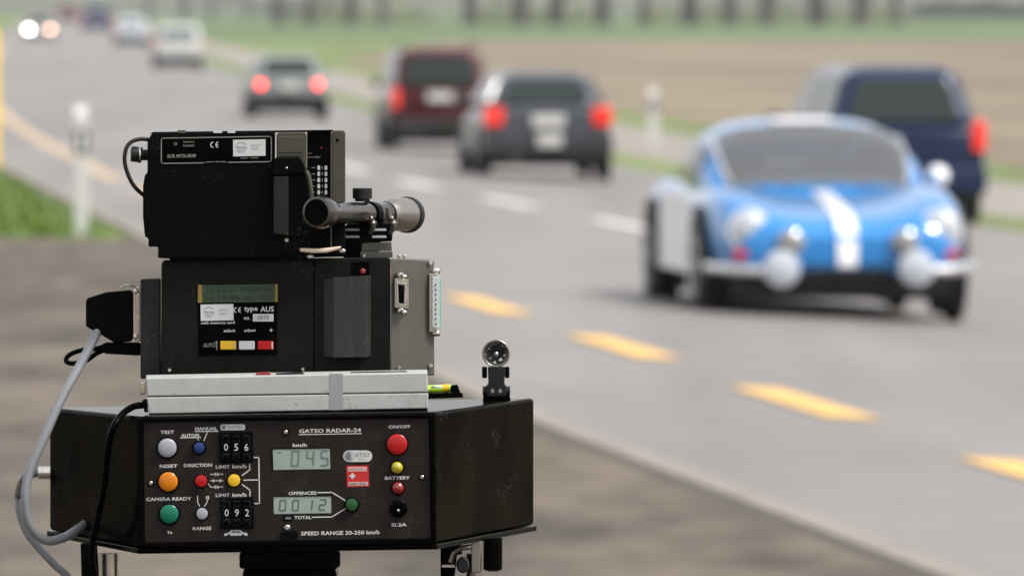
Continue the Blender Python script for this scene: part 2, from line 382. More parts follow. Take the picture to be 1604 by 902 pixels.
# ------------------------------------------------------------------ haze
hz = MB().box(-1600, 1600, -90, 4300, -1.6, 75).build('haze', bpy.data.materials.new('haze'))
hz['kind'] = 'stuff'; hz['label'] = 'thin pale spring haze over the road'; hz['category'] = 'haze'
hmn = hz.data.materials[0]; hmn.use_nodes = True; t = hmn.node_tree; t.nodes.clear()
pv = t.nodes.new('ShaderNodeVolumePrincipled'); pv.inputs['Color'].default_value = (.93, .93, .95, 1); pv.inputs['Density'].default_value = .00012
pv.inputs['Anisotropy'].default_value = .2
ho = t.nodes.new('ShaderNodeOutputMaterial'); t.links.new(pv.outputs[0], ho.inputs['Volume'])

# ------------------------------------------------------------------ trees, hedge, house
def tree(name, label, x, y, r, h, crown_m, grp, sparse=1.0, seed=0):
    rnd = random.Random(seed); z = zg(x, y)
    root = thing(name, label, 'tree', (x, y, z), 0, grp)
    t = MB(); lean = rnd.uniform(-.4, .4)
    t.tube([(0,0,0), (0,0,.5), (lean*.3, 0, h*.3), (lean, 0, h*.6), (lean*1.3, 0, h*.95)], [r*1.35, r, r*.8, r*.45, r*.1], 9)
    tips = []
    for k in range(9):
        a = rnd.random()*6.28; zz = h*(.28+.06*k); L = h*.26*rnd.uniform(.7, 1.1)
        e = (lean*.7+math.cos(a)*L, math.sin(a)*L, zz+L*.7); tips.append(e)
        t.tube([(lean*.6, 0, zz), (lean*.6+math.cos(a)*L*.5, math.sin(a)*L*.5, zz+L*.25), e], [r*.35, r*.22, r*.06], 5)
    t.build('trunk', M['bark'], root, smooth=True)
    c = MB()
    for k in range(int(420*sparse)):
        e = tips[rnd.randrange(9)]; p = Vector((rnd.gauss(e[0], h*.09), rnd.gauss(e[1], h*.09), rnd.gauss(e[2], h*.1)))
        s_ = rnd.uniform(.25, .6); A = Vector((rnd.uniform(-1,1), rnd.uniform(-1,1), rnd.uniform(-1,1))).normalized(); B = A.orthogonal().normalized()
        c.v += [p+A*s_, p+B*s_, p-A*s_, p-B*s_]; n = len(c.v); c.f.append((n-4, n-3, n-2, n-1))
    c.build('crown', crown_m, root); return root
trunks = [(232, 1.0), (290, 1.3), (330, .9), (388, 1.2), (437, 1.1), (487, .9), (549, 1.3), (600, 1.0), (737, 1.5), (815, 1.6), (872, 1.5), (944, 1.6), (1010, 1.0), (1080, 1.6), (1143, 1.4), (1202, 1.6), (1280, 1.9), (1350, 1.7), (1405, 1.1)]
nm = ['first', 'second', 'third', 'fourth', 'fifth', 'sixth', 'seventh', 'eighth', 'ninth', 'tenth', 'eleventh', 'twelfth', 'thirteenth', 'fourteenth', 'fifteenth', 'sixteenth', 'seventeenth', 'eighteenth', 'nineteenth']
for i, (px, r) in enumerate(trunks):
    g = ground(px, 41 if px > 400 else 30)
    tree('avenue_tree', f'blurred tall tree trunk across the far field, {nm[i]} from the left in the row', g.x, g.y, r*.62, 17+3*math.sin(i*2.1), M['leaf'], 'trees lined up beyond the field', seed=i)
for i, (px, wd, hh) in enumerate(((1530, 15, 3.2), (470, 12, 2.6))):
    g = ground(px, 30 if i == 0 else 26); c = MB()
    for k in range(2600):
        a = random.uniform(-1, 1); b = random.uniform(-1, 1)
        top = hh*(1-.25*abs(a)**3+.12*math.sin(a*9+i)); p = Vector((g.x+a*wd*.8, g.y+b*2.5, g.z+random.random()*top))
        s_ = random.uniform(.2, .5); A = Vector((random.uniform(-1,1), random.uniform(-1,1), random.uniform(-1,1))).normalized(); B = A.orthogonal().normalized()
        c.v += [p+A*s_, p+B*s_, p-A*s_, p-B*s_]; n = len(c.v); c.f.append((n-4, n-3, n-2, n-1))
    tag(recenter(c.build('hedge', M['hedge'])), ['long dark hedge at the right end of the tree row', 'low dark hedge behind the trees above the bending road'][i], 'hedge', 'dark hedges along the tree row')
ug = MB()
for k in range(5200):
    px = random.choice((500, 560, 640, 760, 800, 850, 905, 1035, 1110, 1170, 1235, 1320, 1385))+random.gauss(0, 18)
    g = ground(px, 36+random.random()*3); p = Vector((g.x, g.y, g.z+abs(random.gauss(0, .9)))); s_ = random.uniform(.15, .45)
    A = Vector((random.uniform(-1,1), random.uniform(-1,1), random.uniform(-1,1))).normalized(); B = A.orthogonal().normalized()
    ug.v += [p+A*s_, p+B*s_, p-A*s_, p-B*s_]; n = len(ug.v); ug.f.append((n-4, n-3, n-2, n-1))
tag(ug.build('undergrowth', M['leaf']), 'low scrub growing between the far tree trunks', 'undergrowth', kind='stuff')
# a pale house far away between the trees
g = ground(658, 22)
hr = thing('farm_house', 'small pale pink house between the far trees', 'house', g, 0, None)
MB().box(-2.6, 2.6, 0, 6, 0, 2.8).build('wall', mat('pink_render', (.55, .42, .38), .8, noise=.05), hr)
rf = MB(); rf.add([(-3, -.4, 2.7), (3, -.4, 2.7), (3, 6.4, 2.7), (-3, 6.4, 2.7), (-3, 3, 4.6), (3, 3, 4.6)], [(0,1,5,4), (2,3,4,5), (0,4,3), (1,2,5), (0,3,2,1)])
rf.build('roof', mat('grey_tiles', (.2, .16, .15), .8, noise=.1), hr)
for x in (-1.5, 1.1):
    MB().box(x, x+.8, -.05, 0, 1, 2).build('window', M['glass'], hr)
MB().box(-.35, .5, -.05, 0, 0, 2).build('door', M['bark'], hr)

# ------------------------------------------------------------------ roadside posts
def post(px, py, h, label, sc=1):
    g = ground(px, py); ang = math.atan(dX(g.y))
    r = thing('delineator_post', label, 'delineator post', g, -ang, 'white delineator posts beside the road')
    poly = [(-.065, -.045), (.065, -.045), (.045, .05), (-.045, .05)]
    def seg(z0, z1, s0, s1, nm_, m, par):
        b = MB(); b.add([(x*s0*sc, y*s0, z0) for x, y in poly]+[(x*s1*sc, y*s1, z1) for x, y in poly], [(3,2,1,0), (4,5,6,7), (0,1,5,4), (1,2,6,5), (2,3,7,6), (3,0,4,7)])
        return b.build(nm_, m, par, bevel=.006)
    seg(0, h*.62, 1, 1.02, 'shaft', M['postw'], r)
    bnd = seg(h*.62+.001, h*.80, 1.03, 1.03, 'black_band', M['postb'], r)
    MB().box(-.025*sc, .025*sc, -.055, -.047, h*.66, h*.77).build('reflector', M['reflector'], bnd)
    b = MB(); z0 = h*.80+.001
    b.add([(x*1.02*sc, y*1.02, z0) for x, y in poly]+[(x*.98*sc, y*.98, h*(.93 if y < 0 else 1)) for x, y in poly], [(3,2,1,0), (4,5,6,7), (0,1,5,4), (1,2,6,5), (2,3,7,6), (3,0,4,7)])
    b.build('cap', M['postw'], r, bevel=.006)
post(127, 368, 1.02, 'white delineator post with black band on the green left verge', .85)
post(1023, 232, .98, 'white delineator post with black band beyond the road, beside the pale path', 1.25)
g = ground(-13, 262)
yp = thing('marker_pole', 'yellow marker pole at the left edge of the picture', 'pole', g)
MB().tube([(0,0,0), (0,0,1.5)], .085, 12).build('shaft', M['yel'], yp, smooth=True)
MB().tube([(0,0,1.5), (0,0,1.56)], [.088, .04], 12).build('cap', M['yel'], yp, smooth=True)

# ------------------------------------------------------------------ cars
def loft(secs, crown=.02, ends=True):
    """secs: (y, hw, zb, zs, zt) half width, bottom, shoulder, top"""
    mb = MB(); n = None
    for (y, hw, zb, zs, zt) in secs:
        half = [(0, zb), (hw*.6, zb), (hw*.93, zb+.02), (hw, zb+(zs-zb)*.35), (hw*1.0, zb+(zs-zb)*.8), (hw*.965, zs), (hw*.84, zt), (hw*.42, zt+crown), (0, zt+crown*1.3)]
        ring = half+[(-x, z) for x, z in half[-2:0:-1]]; n = len(ring)
        mb.v += [Vector((x, y, z)) for x, z in ring]
    for i in range(len(secs)-1):
        for k in range(n): k2 = (k+1)%n; mb.f.append((i*n+k, i*n+k2, (i+1)*n+k2, (i+1)*n+k))
    # quad-strip caps (ring is mirror symmetric)
    for base in (0, (len(secs)-1)*n):
        h = n//2
        for k in range(h):
            a, b, c, d = k, k+1, (n-k-1)%n, (n-k)%n
            fc = [base+a, base+b, base+c, base+d]; out = []
            for q in fc:
                if q not in out: out.append(q)
            if len(out) >= 3: mb.f.append(tuple(out))
    return mb
def wheel(parent, x, y, r, wd, rimmat):
    s = 1 if x > 0 else -1
    t = MB().lathe((x-s*wd, y, r), (s,0,0), [(0, r*.7), (.01, r*.96), (.03, r), (wd-.03, r), (wd-.005, r*.95), (wd, r*.7)], 28)
    wl = t.build('wheel', M['tyre'], parent, smooth=True)
    MB().lathe((x-s*.02, y, r), (s,0,0), [(0, r*.66), (.022, r*.66), (.03, r*.6), (.012, r*.5), (.02, r*.16), (.035, r*.12)], 20).build('rim', rimmat, wl, smooth=True)
def patch(mb, c, inset, th=.012, off=.004, n=5, rr=.05):
    """rounded pane on quad c (4 Vectors, outward normal by order), inset fractions (l,r,b,t)"""
    c = [Vector(p) for p in c]; nrm = (c[1]-c[0]).cross(c[3]-c[0]).normalized()
    l, r, b, t = inset; W_ = (c[1]-c[0]).length; H_ = (c[3]-c[0]).length
    poly = rrect(l, b, 1-r, 1-t, .08, n)
    rx = rr/W_; ry = rr/H_; pts = []
    for cx, cy, a0 in ((1-r-rx, b+ry, -90), (1-r-rx, 1-t-ry, 0), (l+rx, 1-t-ry, 90), (l+rx, b+ry, 180)):
        for k in range(n+1):
            a = math.radians(a0+90*k/n); pts.append((cx+rx*math.cos(a), cy+ry*math.sin(a)))
    P_ = [(c[0]*(1-u)+c[1]*u)*(1-v)+(c[3]*(1-u)+c[2]*u)*v for u, v in pts]; m = len(P_)
    base = len(mb.v); mb.v += [p+nrm*(off+th) for p in P_]+[p-nrm*.01 for p in P_]
    mb.f += [tuple(base+i for i in range(m)), tuple(base+i for i in range(2*m-1, m-1, -1))]+[(base+i, base+m+i, base+m+(i+1)%m, base+(i+1)%m) for i in range(m)]
def car(name, label, cat, px, py, pm, L, hw, H, belt, cab, secs, wheels, tail=None, lights='tail', glass='glass', sc=1, plate=(0, .75), rz=0, away=True, lowm=None, tailshape=(.16, .22), tz=.78, group='cars driving on the road', rearbump=None, tin=0, rim='rimd', rails=False):
    g = ground(px, py); ang = math.atan2(-dX(g.y), 1)
    if not away: ang += math.pi
    # contact of the end nearest the viewer sits at the given pixel
    off = (L/2-.75)*sc; dirv = Vector((-math.sin(ang), math.cos(ang), 0))
    c = g+dirv*(off if away else -off) if away else g-dirv*off
    c.z = zg(c.x, c.y)
    root = thing(name, label, cat, c, ang+rz, group, sc=sc)
    loft(secs).build('body', pm, root, sub=2)
    yfb, yft, yrt, yrb, wb, wt = cab
    zb_, zr = belt-.03, H
    q = lambda y, w_, z: [Vector((-w_, y, z)), Vector((w_, y, z))]
    B0, B1 = q(yrb, wb*.95, zb_), q(yfb, wb, zb_); T0, T1 = q(yrt, wt*.95, zr-.02), q(yft, wt, zr-.02)
    cb = MB(); Mid0 = q(yrt+.2, wt, zr); Mid1 = q(yft-.2, wt, zr)
    cb.v = [B0[0], B0[1], B1[1], B1[0], T0[0], T0[1], T1[1], T1[0]]
    cb.f = [(0,3,2,1), (0,1,5,4), (1,2,6,5), (2,3,7,6), (3,0,4,7), (4,5,6,7)]
    cb.build('cabin', pm, root, bevel=.18, segs=6)
    b = MB(); patch(b, (B0[0], B0[1], T0[1], T0[0]), (.11, .11, .13, .20), rr=.14); b.build('rear_window', M[glass], root)
    b = MB(); patch(b, (B1[1], B1[0], T1[0], T1[1]), (.07, .07, .1, .1), rr=.07); b.build('windscreen', M[glass], root)
    for side in (0, 1):
        qd = (B1[0], B0[0], T0[0], T1[0]) if side == 0 else (B0[1], B1[1], T1[1], T0[1])
        for (a0, a1) in ((.10, .56), (.60, .93)) if side == 0 else ((.07, .40), (.44, .90)):
            b = MB(); patch(b, qd, (a0, 1-a1, .16, .16), rr=.05); b.build('side_window', M[glass], root)
    for wx, wy, r in wheels:
        for s in (-1, 1): wheel(root, s*(hw+.008), wy, r, .19, M[rim])
        for s in (-1, 1):
            MB().lathe((s*(hw-.06), wy, r+.01), (s,0,0), [(0, r+.07), (.0605, r+.07)], 28).build('wheel_arch', M['under'], root)
    ylast = secs[0][1-1]
    MB().box(-hw*.85, hw*.85, secs[0][0]+.25, secs[-1][0]-.25, .16, .34).build('underbody', M['under'], root)
    yr = secs[0][0]                       # rear face
    m = M['tail'] if lights == 'tail' else M['brake']
    tw, th = tailshape
    for s in (-1, 1):
        b = MB(); b.box(s*(hw-.03-tin-tw) if s > 0 else -(hw-.03-tin), s*(hw-.03-tin) if s > 0 else -(hw-.03-tin-tw), yr-.035, yr+.1, tz-th/2, tz+th/2)
        b.build('tail_light', m, root, bevel=.03)
        b = MB(); b.box(s*hw*.72-.14, s*hw*.72+.14, secs[-1][0]-.1, secs[-1][0]+.03, .58, .72); b.build('headlight', M['lamp'], root, bevel=.03)
        b = MB(); b.box(s*(wb+.02)-.0 if s > 0 else -(wb+.17), s*(wb+.17) if s > 0 else -(wb+.02), yfb-.35, yfb-.25, belt+.0, belt+.13); b.build('mirror', pm, root, bevel=.03)
    if rearbump:
        b = MB().box(-hw*.97, hw*.97, yr-.09, yr+.25, rearbump[0], rearbump[1]); b.build('rear_bumper', lowm or pm, root, bevel=.05)
    b = MB().box(plate[0]-.21, plate[0]+.21, yr-.055, yr-.02, plate[1]-.08, plate[1]+.08); b.build('number_plate', M['plate'], root, bevel=.01)
    MB().tube([(-hw*.5, yr-.08, .24), (-hw*.5, yr+.3, .24)], .03).build('exhaust_pipe', M['rimd'], root, smooth=True)
    if rails:
        for s in (-1, 1):
            MB().tube([(s*wt*.9, yrt+.1, zr-.01), (s*wt*.9, yrt+.15, zr+.05), (s*wt*.9, yft-.2, zr+.05), (s*wt*.9, yft-.1, zr-.01)], .02, 6).build('roof_rail', M['under'], root, smooth=True)
    return root
# hatchback
sec_h = lambda hw, y0, y1, belt: [(y0, hw*.86, .38, .8, belt-.06), (y0+.06, hw*.95, .28, belt-.12, belt-.01), (y0+.5, hw, .22, belt-.1, belt), (0, hw, .2, belt-.1, belt), (y1-1.3, hw, .2, belt-.12, belt-.03), (y1-.5, hw*.97, .22, belt-.25, belt-.14), (y1-.12, hw*.9, .26, .62, .68), (y1, hw*.8, .34, .55, .6)]
GREYP=1; grey = paint('slate_grey_paint', (.055, .06, .075)); car('hatchback', 'dark slate grey hatchback driving away with red tail lights, right of the maroon off-roader', 'car', 850, 279, grey, 4.05, .85, 1.38, .93,
    (.95, .25, -1.5, -1.93, .80, .57), sec_h(.85, -2.02, 2.02, .93), [(0, 1.27, .3), (0, -1.25, .3)], rearbump=(.3, .58), plate=(0, .74), tz=.80, tailshape=(.25, .24), lowm=paint('dark_bumper', (.03, .032, .036)), sc=1.0)
for o in list(bpy.data.objects):
    if o.get('category') == 'car' and o.name == 'hatchback':
        MB().box(-.15, .17, -2.15, -2.1, .42, .58).build('lower_plate', M['plate'], o, bevel=.01)
# blue people carrier
navy = paint('navy_paint', (.004, .014, .05)); car('minivan', 'dark navy blue minivan driving away behind the small blue sports coupe', 'van', 1404, 345, navy, 4.6, .9, 1.70, 1.02,
    (1.45, .55, -1.9, -2.2, .86, .63), [(-2.3, .82, .4, .9, .98), (-2.24, .88, .3, .95, 1.02), (-1.7, .9, .24, .92, 1.02), (0, .9, .22, .92, 1.02), (1.3, .9, .22, .88, .98), (1.95, .86, .24, .74, .82), (2.3, .74, .32, .55, .62)], [(0, 1.45, .32), (0, -1.4, .32)], rearbump=(.3, .6), plate=(0, .5), tz=.93, tailshape=(.15, .34), sc=.98, rim='rimd')
# maroon off-roader
mar = paint('maroon_paint', (.05, .003, .005)); r = car('off_roader', 'maroon boxy off-roader driving away, left of the slate grey hatchback', 'car', 686, 238, mar, 4.3, .84, 1.74, 1.05,
    (.95, .45, -1.85, -2.05, .80, .68), [(-2.12, .80, .5, .95, 1.02), (-2.06, .84, .42, .97, 1.05), (-1.2, .84, .38, .96, 1.05), (.8, .84, .38, .96, 1.05), (1.6, .83, .4, .9, 1.0), (2.05, .8, .42, .8, .9), (2.12, .74, .46, .7, .8)], [(0, 1.35, .38), (0, -1.3, .38)], rearbump=(.42, .56), plate=(-.02, .92), tz=.9, tailshape=(.13, .34), sc=.92, lowm=M['under'], glass='glass', rails=True)
# pale saloon with brake lights
sil = paint('silver_green_paint', (.2, .225, .215)); car('saloon_car', 'grey-green car driving away with both brake lights glowing red', 'car', 451, 187, sil, 4.1, .84, 1.38, .92,
    (.9, .25, -1.3, -1.85, .78, .6), sec_h(.84, -2.05, 2.05, .92), [(0, 1.27, .3), (0, -1.25, .3)], lights='brake', rearbump=(.28, .52), plate=(0, .7), tz=.74, tailshape=(.13, .13), sc=.92, tin=.14, lowm=M['under'])
wv = paint('white_van_paint', (.52, .54, .52)); car('delivery_van', 'white delivery van driving away ahead of the grey-green braking car', 'van', 279, 110, wv, 4.9, .93, 1.74, 1.1,
    (1.9, 1.3, -2.3, -2.4, .9, .82), [(-2.45, .9, .5, 1.0, 1.08), (-2.38, .93, .42, 1.02, 1.1), (0, .93, .36, 1.02, 1.1), (1.7, .93, .36, .98, 1.06), (2.25, .9, .4, .8, .9), (2.45, .82, .44, .65, .72)], [(0, 1.6, .33), (0, -1.5, .33)], rearbump=(.36, .52), plate=(.2, .7), sc=.92, tz=.95, tailshape=(.08, .2), lowm=M['under'], glass='glassl')
car('saloon_car', 'white saloon ahead of the white delivery van, far down the road', 'car', 207, 74, paint('pale_blue_white', (.55, .6, .66)), 4.3, .86, 1.45, .93,
    (.9, .25, -1.2, -1.85, .78, .62), sec_h(.86, -2.1, 2.1, .93), [(0, 1.27, .3), (0, -1.25, .3)], rearbump=(.28, .52), tz=.8, sc=1.12, glass='glassl', lowm=M['under'])
car('estate_car', 'dark blue car far down the road, ahead of the white saloon', 'car', 152, 51, paint('far_blue', (.02, .035, .12)), 4.4, .86, 1.5, .93,
    (.9, .25, -1.6, -2.0, .78, .66), sec_h(.86, -2.1, 2.1, .93), [(0, 1.27, .3), (0, -1.25, .3)], rearbump=(.28, .52), sc=1.5)
car('estate_car', 'dark maroon car, the farthest one on the road', 'car', 106, 36, paint('far_maroon', (.12, .02, .03)), 4.4, .86, 1.5, .93,
    (.9, .25, -1.6, -2.0, .78, .66), sec_h(.86, -2.1, 2.1, .93), [(0, 1.27, .3), (0, -1.25, .3)], rearbump=(.28, .52), sc=1.5)
oc = car('oncoming_car', 'oncoming grey car with dazzling lit headlights at far left', 'car', 62, 64, paint('mid_grey', (.3, .3, .31)), 4.2, .85, 1.42, .92,
    (.9, .25, -1.3, -1.85, .78, .62), sec_h(.85, -2.05, 2.05, .92), [(0, 1.27, .3), (0, -1.25, .3)], away=False, rearbump=(.28, .52))
hls = [o for o in oc.children if o.name.startswith('headlight')]
hls.sort(key=lambda o: sum(v.co.x for v in o.data.vertices))
hls[1].data.materials[0] = M['hl']; hls[0].data.materials[0] = M['hl2']

# the blue sports coupe coming towards the viewer
def coupe():
    blue = paint('racing_blue_paint', (.004, .17, .47),   .22, .9, .4)
    g = ground(1298, 493); ang = math.atan2(-dX(g.y), 1)+math.pi; sc = 1.1
    dirv = Vector((-math.sin(ang), math.cos(ang), 0)); c = g-dirv*1.2*sc; c.z = zg(c.x, c.y)
    root = thing('sports_coupe', 'small low blue rally coupe with white stripe and round lamps driving towards the viewer', 'car', c, ang, 'cars driving on the road', sc=sc)
    def ring(y, hw, zb, zf, zc):      # zf = fender crest height, zc = centre height
        half = [(0, zb), (hw*.6, zb), (hw*.94, zb+.015), (hw, zb+(zf-zb)*.3), (hw*1.0, zb+(zf-zb)*.62), (hw*.95, zf-.055), (hw*.80, zf), (hw*.60, (zf+zc)/2+.005), (hw*.3, zc), (0, zc+.012)]
        return half+[(-x, z) for x, z in half[-2:0:-1]]
    secs = [(1.93, .50, .33, .46, .455), (1.90, .60, .27, .53, .51), (1.80, .68, .235, .615, .565), (1.62, .72, .225, .685, .60), (1.40, .755, .225, .735, .635), (1.12, .765, .225, .765, .672), (.78, .755, .2, .765, .715), (.45, .74, .17, .75, .73), (-.3, .735, .16, .73, .73), (-.75, .75, .18, .75, .74), (-1.05, .765, .22, .77, .76), (-1.4, .75, .24, .75, .73), (-1.75, .68, .28, .67, .65), (-1.92, .58, .34, .58, .56)]
    mb = MB(); n = None
    for y, hw, zb, zf, zc in secs:
        rg = ring(y, hw, zb, zf, zc); n = len(rg); mb.v += [Vector((x, y, z)) for x, z in rg]
    for i in range(len(secs)-1):
        for k in range(n): k2 = (k+1)%n; mb.f.append((i*n+k, i*n+k2, (i+1)*n+k2, (i+1)*n+k))
    for base in (0, (len(secs)-1)*n):
        for k in range(n//2):
            out = []
            for q in (base+k, base+k+1, base+(n-k-1)%n, base+(n-k)%n):
                if q not in out: out.append(q)
            if len(out) >= 3: mb.f.append(tuple(out))
    body = mb.build('body', blue, root, sub=2)
    # cabin arch
    st = [(.86, .60, .695, .01), (.74, .645, .70, .11), (.46, .665, .70, .30), (.2, .66, .70, .395), (-.1, .65, .70, .425), (-.45, .635, .70, .40), (-.85, .6, .70, .28), (-1.2, .54, .70, .16), (-1.55, .42, .68, .03)]
    def arch(y, off=0):
        for (a, b) in zip(st, st[1:]):
            if b[0] <= y <= a[0]:
                t = (a[0]-y)/(a[0]-b[0]); t2 = t
                return [a[i]+(b[i]-a[i])*t2 for i in range(1, 4)]
        return list(st[-1][1:])
    def S_(y, al, off=0):
        w_, z0, H = arch(y); ca, sa = math.cos(al), math.sin(al)
        x = w_*math.copysign(abs(ca)**.52, ca); z = z0+H*abs(sa)**.72
        # outward offset approx
        return Vector((x*(1+off*.7/max(.2, w_)), y+(off*.7 if y > 0 else -off*.3), z+off*.8))
    def surf(y0, y1, a0, a1, off, ny=14, na=22):
        m = MB()
        for i in range(ny+1):
            for k in range(na+1): m.v.append(S_(y0+(y1-y0)*i/ny, math.radians(a0+(a1-a0)*k/na), off))
        for i in range(ny):
            for k in range(na): a = i*(na+1)+k; m.f.append((a, a+1, a+na+2, a+na+1))
        return m
    cbm = surf(.86, -1.55, 0, 180, 0, 60, 60)
    def hole(f):
        c = sum((cbm.v[i] for i in f), Vector())/len(f); i = f[0]; yy = .86-2.41*(i//61)/60; aa = 3*(i % 61)
        return (.25 < yy < .80 and 48 <= aa < 131) or (-1.25 < yy < -.52 and 51 <= aa < 129)
    cbm.f = [f for f in cbm.f if not hole(f)]
    cbm.build('cabin', blue, root, smooth=True, angle=80)
    MB().box(-.60, .60, -1.2, .30, .745, .765).build('interior_floor', M['under'], root)
    MB().box(-.56, .56, .30, .60, .70, .79).build('dashboard', M['under'], root, bevel=.04)
    MB().box(-.56, .56, .60, .80, .70, .768).build('cowl', M['under'], root)
    for sx in (-.3, .3): MB().box(sx-.19, sx+.19, -.55, -.38, .77, .87).build('seat', M['seat'], root, bevel=.05)
    MB().tube([(.3+.15*math.cos(k*math.pi/8), .22, .86+.13*math.sin(k*math.pi/8)) for k in range(17)], .014, 6).build('steering_wheel', M['under'], root, smooth=True)
    surf(.83, .23, 47, 133, .012).build('windscreen', M['screen'], root, smooth=True, angle=80)
    surf(-.5, -1.25, 50, 130, .012).build('rear_window', M['screen'], root, smooth=True, angle=80)
    surf(.42, -.42, 5, 36, .012).build('side_window', M['glass'], root, smooth=True, angle=80)
    surf(.42, -.42, 144, 175, .012).build('side_window', M['glass'], root, smooth=True, angle=80)
    surf(.20, -.55, 85, 95, .010).build('roof_stripe', M['wpaint'], root, smooth=True, angle=80)
    # A-pillar trim and windscreen frame in chrome
    for s in (0, 1):
        pts = [S_(y, math.radians(46 if s == 0 else 134), .014) for y in (.83, .7, .6, .5, .35, .22)]
        MB().tube(pts, .013, 6).build('windscreen_trim', M['chrome'], root, smooth=True)
    # bonnet stripe follows the body centre
    def top(y):
        for a, b in zip(secs, secs[1:]):
            if b[0] <= y <= a[0]: t = (a[0]-y)/(a[0]-b[0]); return a[4]+(b[4]-a[4])*t
        return secs[0][4]
    b = MB(); ys = [1.91, 1.88, 1.84, 1.78, 1.7, 1.6, 1.45, 1.3, 1.15, 1.0, .88]
    b.v += [Vector((x, 1.935, .30)) for x in (-.055, .055)]+[Vector((x, 1.94, .42)) for x in (-.057, .057)]
    for y in ys: b.v += [Vector((-.058, y, top(y)+.014)), Vector((.058, y, top(y)+.014))]
    for i in range(len(b.v)//2-1): b.f.append((2*i, 2*i+1, 2*i+3, 2*i+2))
    b.build('bonnet_stripe', M['wpaint'], root, smooth=True)
    # white door panel bands and front valance
    for s in (-1, 1):
        b = MB(); b.box(s*.738 if s > 0 else -.756, s*.756 if s > 0 else -.738, -.62, .80, .23, .69); b.build('door', M['wdoor'], root, bevel=.01, label='white door panel')
    MB().box(-.62, .62, 1.45, 1.80, .11, .27).build('front_valance', M['under'], root, bevel=.04)
    MB().box(-.64, .64, -1.7, 1.5, .10, .26).build('underbody', M['under'], root)
    for s in (-1, 1):
        # headlamps: bowl + lens in the fender
        hl_ = MB().lathe((s*.555, 1.69, .49), (0, 1, .12), [(0, .112), (.10, .118), (.155, .115), (.175, .09), (.19, .05), (.195, .01)], 28).build('headlight', M['lampm'], root, smooth=True)
        MB().lathe((s*.555, 1.69, .49), (0, 1, .12), [(.09, .122), (.15, .127), (.158, .123), (.158, .113)], 28).build('bezel', M['chrome'], hl_, smooth=True)
        MB().lathe((s*.33, 1.84, .435), (0, 1, .08), [(0, .07), (.08, .078), (.125, .075), (.15, .04), (.155, .01)], 24).build('driving_light', M['lampd'], root, smooth=True)
        fg = MB().lathe((s*.39, 1.95, .29), (0, 1, 0), [(-.09, .03), (-.06, .08), (.0, .108), (.045, .108), (.06, .098), (.075, .05), (.08, .01)], 28).build('fog_light', M['lamp'], root, smooth=True)
        MB().tube([(s*.375, 1.9, .22), (s*.375, 1.9, .28)], .015, 6).build('bracket', M['chrome'], fg)
        b = MB(); b.tube(spline([(s*.46, 1.955, .28), (s*.62, 1.90, .285), (s*.715, 1.78, .29), (s*.76, 1.60, .295)], 5), .034, 8); b.build('bumper', M['chrome'], root, smooth=True)
        MB().box(s*.60-.055, s*.60+.055, 1.80, 1.90, .35, .395).build('indicator', M['indic'], root, bevel=.012)
        for wy in (1.17, -.95):
            wheel(root, s*.79, wy, .285, .19, M['rim'])
            MB().lathe((s*.70, wy, .30), (s,0,0), [(0, .34), (.072, .34)], 28).build('wheel_arch', M['under'], root)
    mr = MB(); mr.lathe((-.735, .62, .79), (0, 1, 0), [(-.08, .035), (-.05, .06), (0, .068), (.06, .054), (.1, .02)], 20); mo = mr.build('mirror', M['wpaint'], root, smooth=True)
    MB().tube([(-.68, .62, .72), (-.72, .62, .77)], .014, 6).build('stalk', M['chrome'], mo)
    for x in (-.28, .16):
        MB().tube([(x, .84, .735), (x+.22, .66, .835), (x+.34, .52, .90)], .007, 5).build('wiper', M['under'], root)
    MB().box(-.24, .24, 1.86, 1.90, .235, .30).build('number_plate', M['under'], root, bevel=.005)
    return root
coupe()

# ------------------------------------------------------------------ RADAR RIG
mm = .001
GZ = .28
def rig(name, label, cat, px, py, q=-100): return thing(name, label, cat, P(px, py, q), 0, None, rig=True)
# radar housing -------------------------------------------------------
R = rig('radar_unit', 'black radar control box with coloured buttons and two grey displays, bottom of the stack', 'radar', 450, 862)
F = {'FL': (217, 652, 862, 0), 'FR': (683, 645, 855, 0), 'BR': (837, 623, 826, -480), 'BL': (77, 638, 834, -420)}
def ringpts(dy0, dy1, grow=0):
    out = []
    for k, gx, gq in (('FL', -.35, .8), ('FR', .35, .8), ('BR', 1, 0), ('BL', -1, 0)):
        x, y0, y1, q = F[k]; out.append((x+gx*grow, y0, y1, q+gq*grow))
    return out
b = MB(P); rp = ringpts(0, 0)
n = 6; b.add([(x, y0, q) for x, y0, y1, q in rp]+[(x, y1-4, q) for x, y0, y1, q in rp], [tuple(range(4)), tuple(range(7, 3, -1))]+[(i, (i+1)%4, 4+(i+1)%4, 4+i) for i in range(4)])
housing = b.build('housing', M['house'], R, bevel=.0042, segs=4)
b = MB(P); rp = ringpts(0, 0, 4)
b.add([(x, y1-3.5, q) for x, y0, y1, q in rp]+[(x, y1+5, q) for x, y0, y1, q in rp], [tuple(range(4)), tuple(range(7, 3, -1))]+[(i, (i+1)%4, 4+(i+1)%4, 4+i) for i in range(4)])
b.build('base_tray', M['blk'], R, bevel=.0012)
